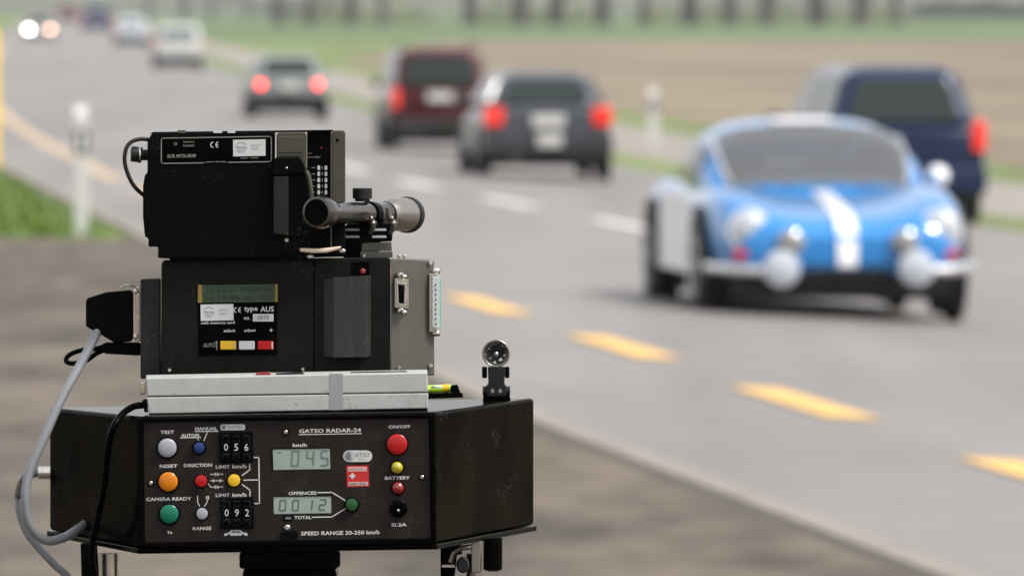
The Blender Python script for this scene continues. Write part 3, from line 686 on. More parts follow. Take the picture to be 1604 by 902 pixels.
# rim frame round the face plate
fr = MB(P)
for (a, c_, d_, e) in (((219, 654), (683, 647), (683, 654), (219, 661)), ((219, 849), (683, 842), (684, 851), (219, 858)), ((217, 655), (224, 655), (226, 856), (219, 856)), ((673, 650), (682, 650), (684, 848), (676, 848))):
    fr.hexa([(*a, 10), (*c_, 10), (*d_, 10), (*e, 10)], [(*a, 0), (*c_, 0), (*d_, 0), (*e, 0)])
fr.build('rim_frame', M['blk'], R, bevel=.0014)
pl = MB(P); pl.slab([(224.5, 661), (672, 654), (675.5, 843), (226.5, 851)], 0, 4); PL = pl.build('face_plate', M['panel'], R, bevel=.0006)
QF = 4.0
def sub(name, m, par, fn, **k): mb = MB(P); fn(mb); return mb.build(name, m, par, **k)
def button(cx, cy, ro, rc, m, dome=1.6, name='button', collar='blkm', depth=7, label=None):
    bt = sub(name, m, PL, lambda b: b.disc(cx, cy, [(rc, QF+2), (rc, QF+depth-1), (rc*.93, QF+depth), (rc*.6, QF+depth+dome*.7), (rc*.2, QF+depth+dome)]), smooth=True, label=label)
    sub('collar', M[collar], bt, lambda b: b.disc(cx, cy, [(ro, QF), (ro, QF+3.6), (ro*.93, QF+4.8), (rc*1.05, QF+4.8), (rc*1.02, QF+2.5)]), smooth=True)
    return bt
button(262, 701, 17.5, 14.6, M['bgrey'], label='large grey test button')
button(263.5, 754, 17.5, 15, M['borange'], label='large orange reset button')
button(265, 804.5, 17.5, 14.6, M['bgreen'], label='large green camera ready button')
button(622, 695.5, 18, 16, M['bred'], label='large red on-off button')
button(312, 701, 11.5, 8.8, M['bblue'], dome=1, depth=9, label='small blue button')
button(315, 753, 11.5, 9.6, M['bred'], dome=1, depth=9, label='small red direction button')
button(366.5, 752, 11.5, 9.8, M['byel'], dome=1, depth=9, label='small yellow limit button')
button(316.5, 804, 11, 9, M['bgrey'], dome=1, depth=9, label='small grey range button')
button(551, 790, 12, 9.6, M['bdgreen'], dome=1, depth=9, label='dark green total button')
button(622, 732, 11.5, 9.3, M['byeld'], dome=5, depth=5, name='indicator_lamp', label='yellow indicator lamp')
button(623.5, 764, 11.5, 9.8, M['bredd'], dome=5, depth=5, name='indicator_lamp', label='dark red battery lamp')
fz = sub('fuse_holder', M['blk'], PL, lambda b: b.disc(624, 796.5, [(14, QF), (14, QF+2), (12.5, QF+3), (12.5, QF+9), (11, QF+10), (7.5, QF+10), (7, QF+6)]), smooth=True)
sub('slot', M['steel'], fz, lambda b: b.disc(624, 799, [(2.4, QF+6), (2.2, QF+8), (1, QF+8.6)], 12), smooth=True)
for cx, cy in ((447.5, 676.5), (236, 756.5), (661, 747)):
    s_ = sub('screw', M['blkm'], PL, lambda b: b.disc(cx, cy, [(5.6, QF), (5.6, QF+1), (4.6, QF+1.4), (3.4, QF+.8)], 18), smooth=True)
    sub('head', M['nickel'], s_, lambda b: b.disc(cx, cy, [(3.2, QF), (3.2, QF+2), (2.2, QF+2.8)], 14), smooth=True)
sub('screw', M['steel'], PL, lambda b: b.disc(450, 826, [(4.6, QF), (4.6, QF+2.5), (3, QF+4)], 14), smooth=True)
# thumbwheels
def thumb(x0, y0, digits):
    tw = sub('thumbwheel_switch', M['blkm'], PL, lambda b: b.slab([(x0, y0), (x0+53, y0-.8), (x0+54, y0+48), (x0+1, y0+49)], QF, QF+4), bevel=.0007)
    for k in range(3):
        cx = x0+11+k*16
        wh = sub('digit_wheel', M['blkg'], tw, lambda b: b.slab(rrect(cx-5.5, y0+5, cx+5.5, y0+44, 2), QF+4, QF+6.2), bevel=.0006)
        sub('window', M['blk'], wh, lambda b: b.slab(rrect(cx-4.2, y0+15, cx+4.2, y0+32, 1), QF+6.2, QF+6.6))
        sub('digit', M['cream'], wh, lambda b: text(b, digits[k], cx, y0+23.5, 6.2, 11, QF+7.0, bold=0))
        for yy in (y0+9.5, y0+39.5):
            sub('push_key', M['blk'], wh, lambda b: b.slab(rrect(cx-3.6, yy-3, cx+3.6, yy+3, 1.2), QF+6.2, QF+8.5), bevel=.0005)
        if k < 2: sub('divider', M['blk'], tw, lambda b: b.slab([(cx+7.4, y0+2), (cx+8.6, y0+2), (cx+8.6, y0+47), (cx+7.4, y0+47)], QF+4, QF+8))
thumb(343, 676.5, '056'); thumb(344, 779, '092')
# lettering on the face plate
def wr(items, m=M['white'], par=PL, name='lettering', q=QF+.5, bold=.012):
    for s, cx, cy, w_, h_ in items:
        mb = MB(P); text(mb, s, cx, cy, w_, h_, q, bold); mb.build(name, m, par)
wr([('TEST', 262, 676.5, 21, 5.2), ('MANUAL', 323, 671, 35, 5.2), ('AUTOM.', 298.5, 681.5, 30, 5), ('RESET', 264, 729.5, 28, 5.2), ('DIRECTION', 310, 728.3, 44, 5.4),
    ('LIMIT', 349, 730.8, 22, 5.2), ('km/h', 375, 730, 22, 6), ('LIMIT', 349, 775, 22, 5.2), ('km/h', 375, 774.5, 22, 6), ('CAMERA READY', 264.5, 781, 71, 5.4),
    ('I', 309.5, 779, 1.5, 5.6), ('II', 325, 779, 4.5, 5.6), ('RANGE', 316.5, 827, 29, 5.2), ('Tu', 265.5, 833.5, 8, 4.2), ('GATSO RADAR-24', 517, 674, 97, 6.2), ('km/h', 469.5, 696.8, 22, 5.6),
    ('OFFENCES', 474, 772, 44, 5.2), ('TOTAL', 474.5, 810, 27, 5.2), ('SPEED RANGE 20-250 km/h', 533, 834, 123, 6.2), ('ON/OFF', 625.5, 668, 34, 5.2), ('BATTERY', 622.5, 748, 39, 5.2), ('SI.2A', 625, 821.3, 24, 5.2)], bold=.022)
q = QF+.5
def gline(*ls):
    mb = MB(P)
    for pts_, wd_ in ls: line(mb, pts_, wd_, q)
    mb.build('guide_line', M['white'], PL)
gline(([(306, 675.5), (341, 675)], 1.3)); gline(([(283, 685.3), (314, 684.8)], 1.3)); gline(([(325, 676), (319.5, 689.5)], 1.2))
gline(([(309, 685), (311, 689)], 1.2)); gline(([(468.5, 680.4), (566, 678.6)], 1.2))
for yy in (742.5, 752.5, 762.5):
    mb = MB(P); line(mb, [(330, yy), (349, yy-.3)], 1.3, q)
    for cx, d in (((337, -1), (341, 1)) if yy != 752.5 else ((334, -1), (345, 1))):
        mb.slab([(cx-3*d*.4, yy-3), (cx+4*d, yy-.2), (cx-3*d*.4, yy+2.8)][::(1 if d > 0 else -1)], q-.3, q)
    mb.build('arrow', M['white'], PL)
gline(([(326, 757), (330, 762)], 1.3))
gline(([(398, 716), (405.5, 716), (406.5, 788), (399, 788)], 1.7)); gline(([(382, 751.5), (406, 751)], 1.7))
gline(([(379.5, 744), (391, 735.5), (391, 726.5)], 1.7)); gline(([(379.5, 758.5), (391.5, 767), (391.5, 776)], 1.7))
gline(([(309.5, 783), (310, 787), (312.5, 792)], 1.4)); gline(([(325, 783), (324, 787), (320.5, 792)], 1.4))
gline(([(498, 771), (520, 770.6), (541, 783.5)], 1.6)); gline(([(489.5, 809.5), (520, 809), (541, 796)], 1.6))

# little car symbol and sponsor strip
mb = MB(P); mb.slab([(350.5, 838.5), (352, 834.8), (358, 833.6), (362, 830), (376, 829.6), (381, 833), (387, 834), (388, 838.2)], q-.3, q); co = mb.build('car_symbol', M['white'], PL)
mb = MB(P)
for cx in (358.5, 380.5): mb.disc(cx, 838.4, [(2.5, q), (2.5, q+.3)], 14)
mb.slab([(362.5, 833.6), (364.5, 831.3), (368.6, 831.3), (368.6, 833.6)], q, q+.3); mb.slab([(370, 833.6), (370, 831.3), (374.6, 831.1), (377.5, 833.4)], q, q+.3)
mb.build('windows', M['panel'], co)
st = sub('sticker', M['cream'], PL, lambda b: b.slab(rrect(345.5, 664.5, 384, 673.5, 2.8, sl=-.01), QF, q+.2), label='small white strip sticker')
sub('lettering', M['dprint'], st, lambda b: (text(b, 'GATSO', 368, 669, 24, 4.8, q+.6, .01), b.disc(350.5, 669, [(3.2, q+.3), (3.2, q+.6)], 14)))
st = sub('sticker', M['cream'], PL, lambda b: b.slab(rrect(537.5, 705, 583, 723, 8.8, 6), QF, q+.2), label='white oval sticker')
def ringp(b, cx, cy, r0, r1, a0, a1, qq, nn=20):
    for k in range(nn):
        t0, t1 = math.radians(a0+(a1-a0)*k/nn), math.radians(a0+(a1-a0)*(k+1)/nn)
        b.add([(cx+r1*math.cos(t0), cy+r1*math.sin(t0), qq), (cx+r1*math.cos(t1), cy+r1*math.sin(t1), qq), (cx+r0*math.cos(t1), cy+r0*math.sin(t1), qq), (cx+r0*math.cos(t0), cy+r0*math.sin(t0), qq)], [(0,1,2,3)])
def osti(b):
    ringp(b, 547, 714, 7.1, 7.7, 0, 360, q+.6); b.disc(546.5, 714, [(4, q+.3), (4, q+.6)], 16); ringp(b, 547, 714, 4.5, 6.2, 40, 300, q+.6)
    text(b, 'ATSO', 567.5, 712, 23, 7, q+.6, 0); text(b, 'METER', 567, 719.2, 13, 1.8, q+.6, 0)
sub('lettering', M['dprint'], st, osti)
st = sub('sticker', M['stred'], PL, lambda b: b.slab([(542.5, 729), (577, 728.5), (578.5, 761.5), (543.5, 762.5)], QF, q+.2), label='red calibration sticker with a white cross')
sub('band', M['stpink'], st, lambda b: (b.slab([(545, 731), (574.5, 730.6), (574.7, 737.6), (545.2, 738)], q, q+.5), b.slab([(545.5, 754.5), (576, 754), (576.2, 760), (545.7, 760.6)], q, q+.5)))
sub('lettering', M['dprint'], st, lambda b: (text(b, 'METAS', 558, 734.4, 20, 2.6, q+.9, 0), text(b, '06.92', 560.5, 757.3, 26, 4.6, q+.9, .02)))
sub('cross', M['white'], st, lambda b: (b.slab([(547.5, 743.6), (556.5, 743.4), (556.5, 746.4), (547.5, 746.6)], q, q+.5), b.slab([(550.5, 740.4), (553.5, 740.4), (553.5, 749.6), (550.5, 749.6)], q, q+.6)))
# seven segment displays
def seg7(b, ch, cx, cy, w_, h_, t, qq, sl=.07):
    on = {'0': 'abcdef', '1': 'bc', '2': 'abged', '4': 'fgbc', '5': 'afgcd', '-': 'g'}[ch]; x0, x1, y0, y1 = cx-w_/2, cx+w_/2, cy-h_/2, cy+h_/2
    sg = {'a': ((x0, y0), (x1, y0)), 'b': ((x1, y0), (x1, cy)), 'c': ((x1, cy), (x1, y1)), 'd': ((x0, y1), (x1, y1)), 'e': ((x0, cy), (x0, y1)), 'f': ((x0, y0), (x0, cy)), 'g': ((x0, cy), (x1, cy))}
    for s in on:
        (ax, ay), (bx, by) = sg[s]; L = math.hypot(bx-ax, by-ay); ux, uy = (bx-ax)/L, (by-ay)/L; g_ = t*.65
        ax += ux*g_; ay += uy*g_; bx -= ux*g_; by -= uy*g_
        f = lambda X, Y: (X-(Y-cy)*sl, Y)
        line(b, [f(ax, ay), f(bx, by)], t, qq, .2)
d1 = sub('display', M['lcd'], PL, lambda b: b.slab([(427, 703), (516.5, 701.5), (517.5, 734), (428, 735.5)], QF, QF+.8), label='upper grey liquid crystal display reading 045')
sub('bezel', M['blkm'], d1, lambda b: (line(b, [(426.5, 702.5), (517, 701)], 1.6, QF+1.6, 1.6), line(b, [(426.5, 703), (427.5, 735.5)], 1.4, QF+1.6, 1.6)))
sub('digits', M['lcdlight'], d1, lambda b: (seg7(b, '-', 438, 708.5, 8, 8, 1.2, QF+1.3), seg7(b, '0', 462.5, 717.5, 10.5, 23, 2.3, QF+1.3), seg7(b, '4', 486, 717, 10.5, 23, 2.3, QF+1.3), seg7(b, '5', 508.5, 717, 10.5, 23, 2.3, QF+1.3)))
d2 = sub('display', M['lcd'], PL, lambda b: b.slab([(428.5, 777.5), (518.5, 776.5), (519, 803), (429, 804.5)], QF, QF+.8), label='lower grey liquid crystal display reading 0012')
sub('bezel', M['blkm'], d2, lambda b: line(b, [(428, 777), (519, 776)], 1.4, QF+1.6, 1.6))
sub('digits', M['lcdseg'], d2, lambda b: (seg7(b, '0', 443, 791, 9, 16, 1.8, QF+1.3), seg7(b, '0', 463, 791, 9, 16, 1.8, QF+1.3), seg7(b, '1', 484.5, 790.5, 9, 16, 1.8, QF+1.3), seg7(b, '2', 505.5, 790, 9, 16, 1.8, QF+1.3)))
ind = sub('indicator_window', M['blkm'], PL, lambda b: b.slab(rrect(444, 806.5, 458.5, 815, 1), QF, QF+2), bevel=.0004)
sub('strip', M['cabled'], ind, lambda b: b.slab(rrect(447, 809, 456, 812.8, .6), QF+2, QF+2.3))
sub('cable_clip', M['blkm'], PL, lambda b: b.slab([(440, 832), (465, 831), (467, 843), (440, 844)], QF, QF+6), bevel=.0008)
# cable sockets on the left flank
sub('socket', M['steel'], R, lambda b: b.tube([P(84, 740, -452), P(60, 740, -452)], .0068, 18), smooth=True)

# tripod -----------------------------------------------------------------
tp = thing('tripod', 'black tripod with chrome leg clamps carrying the radar box', 'tripod', (P(450, 870, -240).x, P(450, 870, -240).y, .28), 0, None)
tp['_org'] = tuple(tp.location); gz = .28
c = P(455, 868, -240)
hd = MB(P); hd.slab([(375, 864), (533, 862), (533, 888), (375, 890)], -400, -90); hd.build('head', M['blkm'], tp, bevel=.003)
MB().box(c.x-.05, c.x+.05, c.y-.04, c.y+.06, c.z-.09, c.z-.012).build('column_collar', M['blk'], tp, bevel=.006)
MB().tube([c+Vector((0, 0, -.08)), Vector((c.x, c.y, .75))], .018, 16).build('centre_column', M['blk'], tp, smooth=True)
sh = Vector((c.x, c.y, c.z-.10))
def leg(tx, ty, topx, topq, topm, r0, label=None):
    a = P(topx, 866, topq); b_ = Vector((tx, ty, gz)); k = a-Vector((0,0,.06)); l = MB().tube([a, k, a.lerp(b_, .5)], r0, 14).build('leg', topm, tp, smooth=True)
    MB().tube([a.lerp(b_, .49), b_], r0*.7, 12).build('leg_tube', M['nickel'], l, smooth=True)
    MB().tube([a.lerp(b_, .48), a.lerp(b_, .52)], r0*1.3, 12).build('clamp', M['blk'], l, smooth=True)
    MB().tube([b_+Vector((0,0,.02)), b_-Vector((0,0,.0))], [r0, r0*1.2], 10).build('foot', M['blkm'], l, smooth=True)
leg(c.x-.45, c.y+.1, 169, -230, M['nickel'], .0115); leg(c.x+.42, c.y+.15, 742, -260, M['gunl'], .0085); leg(c.x, c.y+.5, 455, -350, M['blk'], .012)
MB(P).slab([(126, 850), (152, 850), (156, 915), (128, 915)], -200, -150).build('strap', M['blkm'], tp, bevel=.002)
br = MB(P).slab([(690, 853), (722, 852), (724, 868), (716, 868), (712, 905), (690, 905)], -240, -190).build('bracket', M['blk'], tp, bevel=.0015)
sub('clamp_lever', M['gunl'], br, lambda b: b.tube([P(706, 880, -180), P(710, 866, -178), P(722, 858, -176), P(738, 856, -176)], .0032, 8), smooth=True)
sub('clamp_screw', M['blkp'], br, lambda b: b.disc(725, 884, [(13, -230), (13, -170), (10, -166)], 20, .8), smooth=True)
sub('plate_end', M['nickel'], br, lambda b: b.slab(rrect(692, 884, 712, 888, 1), -189, -184))
sub('clamp_block', M['gunl'], tp, lambda b: b.slab([(738, 850), (754, 848), (752, 896), (738, 896)], -250, -200), bevel=.001)
sub('grip', M['blk'], tp, lambda b: b.tube([P(772, 842, -260), P(772, 880, -260), P(772, 891, -260), P(772, 894, -260)], [.0103, .0103, .0101, .006], 20), smooth=True)

# recorder (middle box) ------------------------------------------------------
MQ = -190
mr = rig('camera_control_unit', 'charcoal middle box with green display, three coloured keys and metal connector side', 'control unit', 450, 640, MQ-60)
m0 = MB(P).slab([(253, 412), (257, 407.5), (606, 402.5), (612, 405), (612, 588), (252, 590)], MQ-230, MQ).build('front_cover', M['blkg'], mr, bevel=.003)
sub('side_cover', M['blkp'], mr, lambda b: b.slab([(220, 437), (252, 436), (252, 592), (220, 593)], MQ-200, MQ-12), bevel=.002)
sub('base_plate', M['blkm'], mr, lambda b: b.slab([(245, 588), (662, 584), (662, 634), (245, 640)], MQ-220, MQ-14))
gp = MB(P); gp.hexa([(612.5, 404.5, MQ-2), (680, 408, MQ-60), (680.5, 588, MQ-60), (612.5, 586, MQ-2)], [(612.5, 404.5, MQ-230), (670, 406, MQ-230), (670, 586, MQ-230), (612.5, 586, MQ-230)])
GP = gp.build('connector_plate', M['olive'], mr, bevel=.0015)
sub('seam', M['blk'], m0, lambda b: b.slab([(491, 406), (493, 406), (493, 588), (491, 588)], MQ, MQ+.6))
# raised finger grip
g0 = MB(P); qs = [(507, MQ+.5), (523, MQ+17), (549, MQ+19), (553, MQ+11), (574, MQ+13), (581, MQ+2)]
tops = [438, 434.5, 433.5, 433, 432, 431.5]; bots = [557, 560.5, 560, 560, 559.5, 557]
pts = []
for (x, qv), a, bb in zip(qs, tops, bots): pts += [(x, a, qv), (x, bb, qv), (x, a, MQ-1), (x, bb, MQ-1)]
fs = [];
for i in range(5): o = 4*i; fs += [(o, o+4, o+5, o+1), (o, o+2, o+6, o+4), (o+1, o+5, o+7, o+3), (o+2, o+3, o+7, o+6)]
fs += [(0, 1, 3, 2), (20, 22, 23, 21)]
g0.add(pts, fs); g0.build('grip', M['gripm'], m0, bevel=.0008)
sub('lamp_recess', M['blk'], m0, lambda b: b.slab([(550, 411), (578, 410.5), (578, 431), (550, 431)], MQ, MQ+.7))
sub('indicator_lamp', M['bredd'], m0, lambda b: b.disc(568, 425, [(4.6, MQ+.7), (4.6, MQ+3), (2.5, MQ+5.2)], 16), smooth=True)
kp = sub('key_panel', M['blk'], m0, lambda b: b.slab([(310, 446), (434, 444.5), (434.5, 556), (311, 557)], MQ, MQ+1.2))
KQ = MQ+1.2
dg = sub('display', M['lcdg'], kp, lambda b: b.slab([(311, 446.5), (434, 445), (434, 473), (311, 474)], KQ, KQ+.6))
def lin2(name, m, par, fn, **k): return sub(name, m, par, fn, **k)
KD = dg
for nm_, poly in (('bezel', [(310, 446), (316.5, 446), (316.5, 474), (310, 474)]), ('bezel', [(431, 445), (435, 445), (435, 473), (431, 473)]), ):
    sub(nm_, M['lcdy'], mr, lambda b: b.slab(poly, KQ, KQ+1.6))
sub('lettering', M['lcdgd'], mr, lambda b: (text(b, '23-03-27 045km/h', 374, 452.8, 106, 9.5, KQ+1.0, .01, slope=-.012), text(b, '16:19:46 nr. 001', 374, 466, 106, 9, KQ+1.0, .015, slope=-.012)))
def slogo(b, x0, y0, sc_, qq):     # round S-shaped mark and two words
    cx, cy, r = x0+13*sc_, y0+11.5*sc_, 8.2*sc_
    ringp(b, cx, cy, r*.86, r, 185, 335, qq); ringp(b, cx, cy, r*.86, r, 5, 155, qq)
    line(b, [(cx-r, cy-.5), (cx-r*.55, cy), (cx+r*.5, cy-.2), (cx+r, cy+.6)], 1.1*sc_, qq, .2); ringp(b, cx, cy+.5, r*.35, r*.5, 0, 180, qq)
    text(b, 'SMART', x0+36*sc_, y0+8.6*sc_, 15*sc_, 3.4*sc_, qq, 0); text(b, 'light', x0+34.5*sc_, y0+14*sc_, 11*sc_, 3.6*sc_, qq, 0)
s1 = sub('sticker', M['cream'], mr, lambda b: b.slab([(314, 477), (365.5, 476), (366, 501.5), (314.5, 502.5)], KQ, KQ+.4))
sub('lettering', M['greyprint'], s1, lambda b: slogo(b, 314.5, 477, 1.0, KQ+.8))
def ce(b, x, y, h_, qq, dx=.78):
    r = h_/2; ringp(b, x, y, r*.72, r, 90, 270, qq, 14); ringp(b, x+h_*dx, y, r*.72, r, 90, 270, qq, 14); line(b, [(x+h_*dx-r*.8, y), (x+h_*dx-r*.1, y)], r*.28, qq, .2)
wr([('type', 393, 485, 21, 9), ('AUS', 418.5, 484, 21, 8.5), ('no.', 387, 498.5, 9, 4), ('with memory card', 341, 506, 53, 5), ('select', 359.5, 517.5, 18, 5), ('adjust', 391.5, 517.8, 18, 5.6), ('+', 424.7, 517, 5, 5)], par=mr, q=KQ+.5, bold=.012)
sub('lettering', M['white'], mr, lambda b: ce(b, 370.5, 485.5, 8.5, KQ+.6))
s2 = sub('number_label', M['cream'], mr, lambda b: b.slab(rrect(396, 491.5, 428.5, 503.3, .8), KQ, KQ+.4)); sub('lettering', M['dprint'], s2, lambda b: text(b, '0075', 412.5, 497.3, 18, 6.4, KQ+.8, .01))
for x0, m, nm_ in ((345, 'byel', 'yellow'), (374, 'bwhite', 'white'), (403.5, 'bred', 'red')):
    k_ = sub('key', M[m], mr, lambda b: b.slab(rrect(x0, 534, x0+25, 547.5, 1.5), KQ, KQ+6), bevel=.0008, label=nm_+' rectangular key')
    sub('key_edge', M['cream'] if nm_ != 'yellow' else M['stpink'], k_, lambda b: b.slab(rrect(x0+22, 535.2, x0+24, 546.3, .8), KQ+6, KQ+6.5))
sub('lettering', M['dimprint'], mr, lambda b: (text(b, 'AUTO', 328, 540.5, 19, 6.5, KQ+.5, .005), line(b, [(339.5, 534.5), (339.5, 547)], 1.6, KQ+.5, .2), line(b, [(336, 536), (339.5, 534.8)], 1, KQ+.5, .2)))
for cx, cy, pr, qq in ((265.5, 579.5, m0, MQ), (474.5, 578.5, m0, MQ), (625, 576.5, GP, MQ-10), (674.5, 573.5, GP, MQ-52), (674, 412, GP, MQ-52)):
    sub('screw', M['steel'], pr, lambda b: b.disc(cx, cy, [(4, qq), (4, qq+2), (2.5, qq+4.6)], 14), smooth=True)
# d-sub socket on the plate
ds = sub('serial_socket', M['nickel'], GP, lambda b: b.slab([(618, 436), (640, 438), (640, 484), (618, 482)], MQ-30, MQ+2), bevel=.0008)
sub('shell', M['steel'], ds, lambda b: b.slab([(621, 441), (637, 443), (635.5, 480), (622, 478)], MQ+2, MQ+6), bevel=.0006)
sub('opening', M['blkm'], ds, lambda b: b.slab([(623.5, 445), (634, 446.5), (633, 476), (624.5, 474.5)], MQ+6, MQ+6.4))
for yy, xx in ((431.5, 628), (487, 628)):
    sub('jack_post', M['steel'], ds, lambda b: (b.tube([P(xx-8, yy-1, MQ-10), P(xx+2, yy, MQ+8)], .0028, 8), b.tube([P(xx+1, yy, MQ+8), P(xx+8, yy+3, MQ+12)], .0024, 8)), smooth=True)
d25 = sub('parallel_socket', M['nickel'], GP, lambda b: b.slab([(672, 428), (684, 429), (684, 521), (672, 520)], MQ-110, MQ-48), bevel=.0008)
sub('shell', M['cream'], d25, lambda b: b.slab([(677, 433), (688, 434), (688, 514), (677, 513)], MQ-100, MQ-42), bevel=.0006)
sub('insulator', M['teal'], d25, lambda b: b.slab([(688, 436), (690.5, 436), (690.5, 511), (688, 511)], MQ-98, MQ-44))
for k in range(9): sub('pin', M['blkm'], d25, lambda b: b.disc(682.5, 446+k*7.6, [(1.2, MQ-42), (1.2, MQ-41)], 8))
for yy in (424.5, 522): sub('jack_post', M['steel'], d25, lambda b: b.tube([P(672, yy, MQ-60), P(688, yy, MQ-52)], .0031, 8), smooth=True)
# metal latch at the left flank
lt = sub('plug_latch', M['nickel'], mr, lambda b: b.slab([(209, 452), (214, 449), (219.5, 449), (219.5, 534), (212, 535), (209, 528), (212.5, 515), (212.5, 465)], MQ-60, MQ-44), bevel=.0008)
sub('bail_wire', M['steel'], lt, lambda b: b.tube([P(*p, MQ-42) for p in ((216, 458), (212, 450), (204, 446.5), (196, 447), (189, 451))], .0009, 6), smooth=True)
for yy in (456, 527): sub('jack_post', M['steel'], lt, lambda b: b.disc(213, yy, [(4, MQ-44), (4, MQ-38), (2, MQ-36)], 12), smooth=True)

# camera on top ---------------------------------------------------------------
CQ = -170
cr = rig('roll_film_camera', 'large black boxy camera with framed white label plate, top of the stack', 'camera', 380, 404, CQ-60)
C0 = sub('body', M['blkm'], cr, lambda b: b.slab([(236, 212), (241, 208.5), (431, 206.5), (431, 262), (486, 262), (486, 395), (430, 404), (266, 405), (247.5, 404), (247.5, 386.5), (232.5, 386.5), (232.5, 373), (227, 371), (224, 340), (224, 292), (227, 274), (231, 271), (231, 222)], CQ-260, CQ), bevel=.0022)
sub('bottom_plate', M['blkm'], cr, lambda b: b.slab([(266, 399), (486, 393), (486, 405.5), (266, 409)], CQ-240, CQ-8))
sub('top_plate', M['blk'], cr, lambda b: b.slab([(234, 210), (240, 207), (522, 203.5), (522, 206.6), (240, 210.2)], CQ-250, CQ-2), bevel=.001)
for x0, x1, m in ((278, 291, 'olive'), (334, 348, 'cream'), (356.5, 368.5, 'cream')):
    sub('mode_tab', M[m], cr, lambda b: b.slab(rrect(x0, 204.2, x1, 208.6, 1.2), CQ-40, CQ+1))
lp = sub('label_plate', M['blk'], cr, lambda b: b.slab([(251, 217), (426, 214), (426.5, 254), (251, 258)], CQ, CQ+1))
LQ = CQ+1.2
sub('outline', M['dimprint'], lp, lambda b: (line(b, [(254.5, 216.7), (422.5, 214), (425, 216), (425, 251.5), (422.5, 253.5), (358, 254.5)], 1.4, LQ+.3), line(b, [(319, 255.3), (255, 256.3), (252.7, 254.5), (252.7, 218.5), (254.5, 216.7)], 1.4, LQ+.3)))
sub('lettering', M['dimprint'], lp, lambda b: (text(b, 'battery', 296, 222.6, 17, 3.4, LQ+.3, .01), text(b, 'loaded', 295.5, 228, 16.5, 3.4, LQ+.3, .01), text(b, 'SCR MTX-0549', 284.5, 244.5, 45, 5.6, LQ+.3, .02), text(b, 'made in Germany', 338.5, 253.8, 33, 3.2, LQ+.4, .01), text(b, 'Super - Gatso', 391, 247.6, 28, 3.2, LQ+.3, .01), ringp(b, 275, 225.5, 1.7, 2.5, 0, 360, LQ+.3, 12)))
sub('lettering', M['white'], lp, lambda b: ce(b, 334, 227, 9.4, LQ+.3, .85))
s3 = sub('sticker', M['cream'], lp, lambda b: b.slab([(365, 219.3), (416, 218.4), (416, 244.2), (365.3, 245.2)], LQ-.1, LQ+.4)); sub('lettering', M['greyprint'], s3, lambda b: slogo(b, 365, 219.2, 1.0, LQ+.8))
# winder block, right of the label
sub('winder_block', M['olived'], cr, lambda b: b.slab([(433, 210.5), (437, 207.5), (478, 207), (480.5, 210), (480.5, 300), (433, 300)], CQ-180, CQ+6), bevel=.002)
sub('battery_door', M['olived'], cr, lambda b: b.slab([(435, 214), (474, 213), (474, 239.5), (435, 240)], CQ+6, CQ+8), bevel=.0008)
sub('door_edge', M['olive'], cr, lambda b: b.slab([(436, 242), (474, 241.6), (474, 243), (436, 243.4)], CQ+6, CQ+8))
sub('shroud', M['blkm'], cr, lambda b: b.slab([(427, 262), (432, 246), (470, 246), (478, 262), (484, 300), (484, 372), (427, 370)], CQ+6, CQ+14), bevel=.002)
gr_ = sub('hand_grip', M['blkp'], cr, lambda b: b.slab([(428, 276), (452, 275.5), (452, 369.5), (428, 366.5)], CQ+14, CQ+20), bevel=.0018)
sub('grip_cap', M['blk'], gr_, lambda b: b.slab([(427, 271), (480, 268), (480, 272), (427, 275.5)], CQ+14, CQ+21), bevel=.0008)
sub('lever', M['olive'], cr, lambda b: b.tube([P(480, 268, CQ+22), P(484, 276, CQ+22), P(488, 300, CQ+20), P(488, 310, CQ+18)], .0021, 8), smooth=True)
sub('screw', M['nickel'], cr, lambda b: b.disc(449, 376, [(3.2, CQ), (3.2, CQ+2), (2, CQ+3)], 12), smooth=True)
sub('release_button', M['nickel'], cr, lambda b: b.disc(449, 263.5, [(2, CQ+14), (1.6, CQ+16)], 10), smooth=True)
# data back on the right
db = sub('data_back', M['blkm'], cr, lambda b: b.slab([(481, 205.5), (519, 204.5), (519, 387), (481, 387)], CQ-200, CQ-20), bevel=.0015)
sub('side_frame', M['olived'], db, lambda b: b.slab([(519.3, 209), (523, 204.6), (538, 204.4), (541, 207), (541, 332), (519.3, 332)], CQ-190, CQ-14), bevel=.002)
sub('edge_line', M['olive'], db, lambda b: b.slab([(518, 209), (519.2, 209), (519.2, 386), (518, 386)], CQ-20, CQ-13))
sub('lower_frame', M['blkm'], db, lambda b: b.slab([(519.3, 333), (541, 333), (541, 388), (519.3, 388)], CQ-190, CQ-16), bevel=.002)
sub('screw', M['blkm'], db, lambda b: b.disc(528.5, 219.5, [(2.6, CQ-14), (2.2, CQ-13)], 10))
for k in range(5):
    yy = 263+k*9.6
    for xx in (499.3, 510.6): sub('dip_switch', M['cream'], db, lambda b: b.slab(rrect(xx-2.1, yy-3.5, xx+2.1, yy+3.5, 1.6), CQ-20, CQ-17))
    sub('lettering', M['dimprint'], db, lambda b: (b.slab([(488, yy-.6), (494, yy-.6), (494, yy+.6), (488, yy+.6)], CQ-20, CQ-19), b.slab([(504, yy-2), (505.5, yy-2), (505.5, yy+1.6), (504, yy+1.6)], CQ-20, CQ-19)))
sub('lettering', M['dimprint'], db, lambda b: (text(b, 'controller', 491.5, 246, 22, 3.4, CQ-19, .01), text(b, 'on', 485, 240.5, 6, 2.6, CQ-19, .01)))
sub('indicator_lamp', M['bredd'], db, lambda b: b.disc(503.5, 231.5, [(1.8, CQ-20), (1.4, CQ-17)], 10))
